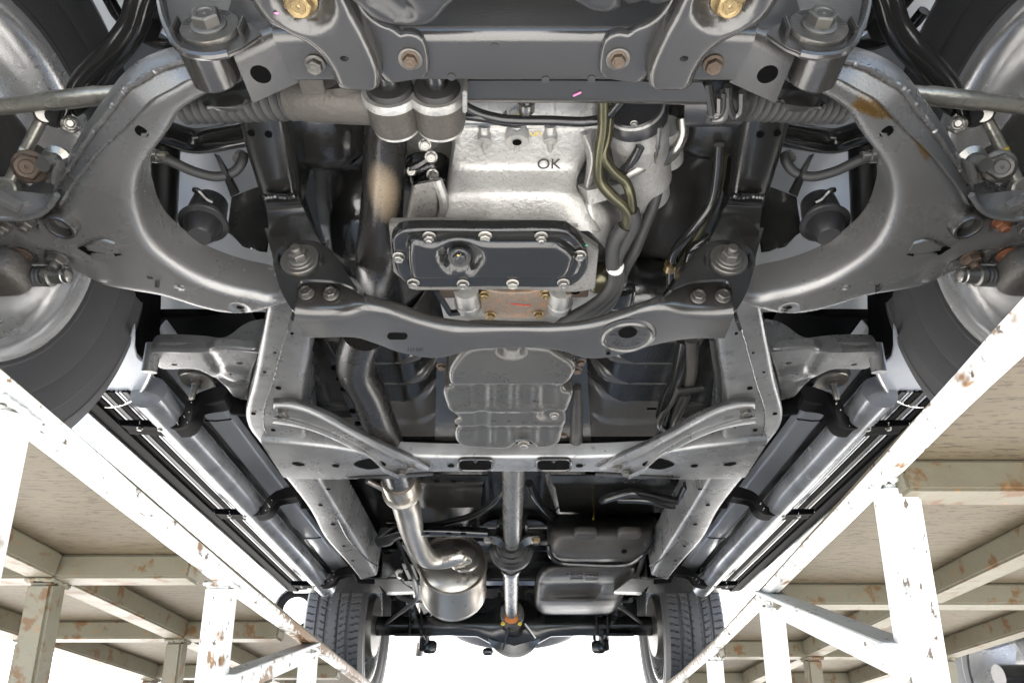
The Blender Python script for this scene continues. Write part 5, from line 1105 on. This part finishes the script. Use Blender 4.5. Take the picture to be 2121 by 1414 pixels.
    # lines along the right rail
    def rt(name, m_, s, r_, lab=None): return tube(name, TR, m_, L(s), r_, 10, label=lab)
    rt('fuel_line', 'gloss', '1248,1036,.66 1262,1030,.65 1310,1020,.64 1350,1026,.64 1385,1034,.64 1405,1036,.64 1416,1020,.64 1424,1004,.64', .012, 'black fuel pipes running to the right rail')
    rt('fuel_line', 'gloss', '1280,1034,.66 1340,1036,.65 1390,1046,.64 1408,1046,.64 1418,1030,.64 1440,992,.64', .010)
    rt('brake_line', 'rubber', '1450,985,.63 1430,1030,.63 1412,1062,.63 1395,1100,.63', .007); rt('brake_line', 'rubber', '1462,990,.63 1440,1035,.63 1424,1062,.63', .007)
    rt('wire_loom', 'gloss', '1420,700,.66 1412,740,.66 1400,790,.66 1385,820,.66 1372,860,.66', .015, 'black taped wire loom along the right rail')
    rt('wire_loom', 'tank', '1432,700,.65 1434,740,.65 1428,790,.66 1408,830,.66 1390,880,.67', .012)
    rt('fuel_line', 'zinc', '1405,800,.65 1392,830,.65 1372,860,.65 1366,882,.65 1380,892,.66', .007); rt('fuel_line', 'zinc', '1425,820,.65 1410,850,.65 1396,880,.65', .006)
    rt('brake_line', 'rubber', '1476,700,.63 1484,760,.63 1492,800,.62 1500,838,.61', .006); rt('brake_line', 'rubber', '1484,700,.63 1490,760,.63 1498,800,.62 1505,838,.61', .005)
    prism('line_bracket', TR, 'gloss', L('1405,808 1458,800 1462,812 1408,822', .64), (0, 0, .004), .001)
    rt('handbrake_cable', 'gloss', '1045,1016,.66 1020,1044,.66 980,1066,.66 930,1080,.66 880,1088,.66 800,1082,.66', .009, 'black cable sweeping across the floor')
    rt('handbrake_cable', 'gloss', '1096,1000,.72 1110,1030,.72 1130,1055,.72 1150,1070,.72', .012)
    rt('brake_line', 'rubber', '1338,1120,.62 1330,1160,.62 1318,1200,.62 1312,1225,.62', .008)
    rt('brake_line', 'olive', '1385,570,.60 1440,495,.60 1470,440,.60 1490,380,.61 1498,320,.62', .0055); rt('brake_line', 'gloss', '1390,600,.59 1392,545,.59 1398,520,.59 1440,470,.59 1474,420,.60 1486,360,.61 1490,300,.62', .0065)
    rt('brake_line', 'gloss', '1424,580,.59 1426,540,.59 1436,515,.59 1470,490,.60', .0065); 
    prism('copper_strap', TR, 'gold', L('1394,540 1410,540 1408,592 1390,596', .60), (0, 0, .004), .001, 'copper coloured strap between the brake lines')
    for u, v in ((1388, 552), (1424, 556)): lathe('line_union', TR, 'gold', [(.001, -.006), (.0085, -.006), (.0085, .006), (.001, .006)], P(u, v, .588), (0, 1, 0), 12)
    # dark ribs of the exhaust side
    bar('cross_brace', TR, 'chassis', (-.43, 2.72, .70), (.43, 2.72, .70), .08, .05, (0, 0, 1), .008)
    bar('cross_brace', TR, 'chassis', (-.43, 3.72, .74), (.43, 3.72, .74), .06, .06, (0, 0, 1), .008)
    skin('rear_bumper', TR, 'under', [[Vector((x, 4.55, z)) for x in (-.9, 0, .9)] for z in (.86, 1.0)], 8, 0, .05, sm=False, label='rear bumper')
middle()

# ------------------------------------------------------------------ neighbouring ramp with another truck, low on the right
def neighbour():
    Y0 = 3.1
    c = PX(2125, 1392, 2.05)
    n = thing('parked_truck', 'dark underside of a neighbouring truck low in the right corner', 'truck', tuple(c))
    w_ = lathe('wheel', n, 'tyre', [(.20, -.11), (.30, -.125), (.36, -.10), (.375, 0), (.36, .10), (.30, .125), (.20, .11), (.20, -.11)], c + Vector((.06, .1, .0)), (1, 0, 0), 48)
    lathe('rim', w_, 'rim', [(.001, .06), (.15, .07), (.19, .0), (.20, -.10), (.23, -.115), (.23, -.105), (.21, .0), (.2, .1), (.001, .09)], c + Vector((.06, .1, .0)), (1, 0, 0), 36)
    b = c + Vector((.0, -.25, .11))
    lf = bar('leaf_spring', n, 'chassis', b + Vector((-.09, -.4, .05)), b + Vector((-.09, .6, .05)), .06, .012, (0, 0, 1), .002)
    for k in range(1, 5): bar('leaf', lf, 'chassis', b + Vector((-.09, -.4 + k * .07, .05 - k * .015)), b + Vector((-.09, .6 - k * .07, .05 - k * .015)), .06, .011, (0, 0, 1), .002)
    tube('axle', n, 'chassis', [c + Vector((-.05, .1, 0)), c + Vector((1.4, .1, 0))], .045, 16, sm=False)
    bar('rail', n, 'chassis', b + Vector((-.06, -.7, .16)), b + Vector((-.06, 2, .16)), .07, .10, (0, 0, 1), .004)
    prism('body_side', n, 'body', [c + Vector((-.13 - 0, y, z)) for y, z in ((-.9, .30), (-.46, .30), (-.42, .12), (-.3, .33), (.1, .47), (.5, .33), (.6, .15), (1.8, .2), (1.8, .9), (-.9, .9))], (.04, 0, 0), .004)
    prism('floor', n, 'under', [c + Vector((x, y, .34)) for x, y in ((-.1, -.9), (1.6, -.9), (1.6, 1.8), (-.1, 1.8))], (0, 0, .02), 0)
    r = thing('ramp_runway', 'pale edge of the neighbouring ramp under the dark truck', 'ramp', tuple(c + Vector((0, 0, -.38))))
    z = c.z - .39
    prism('deck_plate', r, 'deck', [Vector((c.x + dx, y, z)) for dx, y in ((-.14, 1.4), (.3, 1.4), (.3, 4.6), (-.14, 4.6))], (0, 0, .006), 0)
    bar('edge_angle', r, 'steelw', (c.x - .15, 1.4, z - .02), (c.x - .15, 4.6, z - .02), .02, .05, (0, 0, 1), .003)
    for y in (1.9, 3.0, 4.1): post('post', r, (c.x - .14, y, z - .03), .05, 'steelw')
neighbour()
def van():
    r = TILT.to_3x3() @ ray(618, 1264); t = (CAM_H - .34) / -r.z; x0, y0 = r.x * t, r.y * t - .14
    n = thing('panel_van', 'white panel van parked beyond the left runway, one dark tyre showing', 'van', (x0 - 1.3, y0, 0)); ROOTS.remove(n)
    o = [(-5.1, .05), (-5.1, .9), (-4.85, 1.15), (-4.1, 1.75), (-3.6, 1.95), (.75, 2.0), (.85, 1.9), (.88, .1), (.40, .1)]
    o += [(.365 * math.cos(a), .34 + .365 * math.sin(a)) for a in np.linspace(.05, math.pi - .05, 14)] + [(-.40, .05), (-3.9 + .40, .05)] + [(-3.9 + .365 * math.cos(a), .34 + .365 * math.sin(a)) for a in np.linspace(.05, math.pi - .05, 14)] + [(-4.30, .05)]
    prism('body', n, 'vanpaint', [(x0 + x, y0, z) for x, z in o], (0, 1.75, 0), .03)
    for dx in (0, -3.9):
        for yy, s in ((y0 + .14, -1), (y0 + 1.6, 1)):
            w_ = lathe('wheel', n, 'black', [(.20, -.1), (.28, -.112), (.325, -.10), (.34, -.06), (.34, .06), (.325, .10), (.28, .112), (.20, .1), (.20, -.1)], (x0 + dx, yy, .34), (0, s, 0), 48)
            lathe('rim', w_, 'rim', [(.001, .06), (.06, .075), (.15, .05), (.185, .085), (.205, .105), (.21, .09), (.2, -.08), (.001, -.06)], (x0 + dx, yy, .34), (0, s, 0), 36)
van()
# ------------------------------------------------------------------ tilt everything onto the ramp's slope
for o in ROOTS: o.matrix_world = TILT @ Matrix.Translation(o.location)
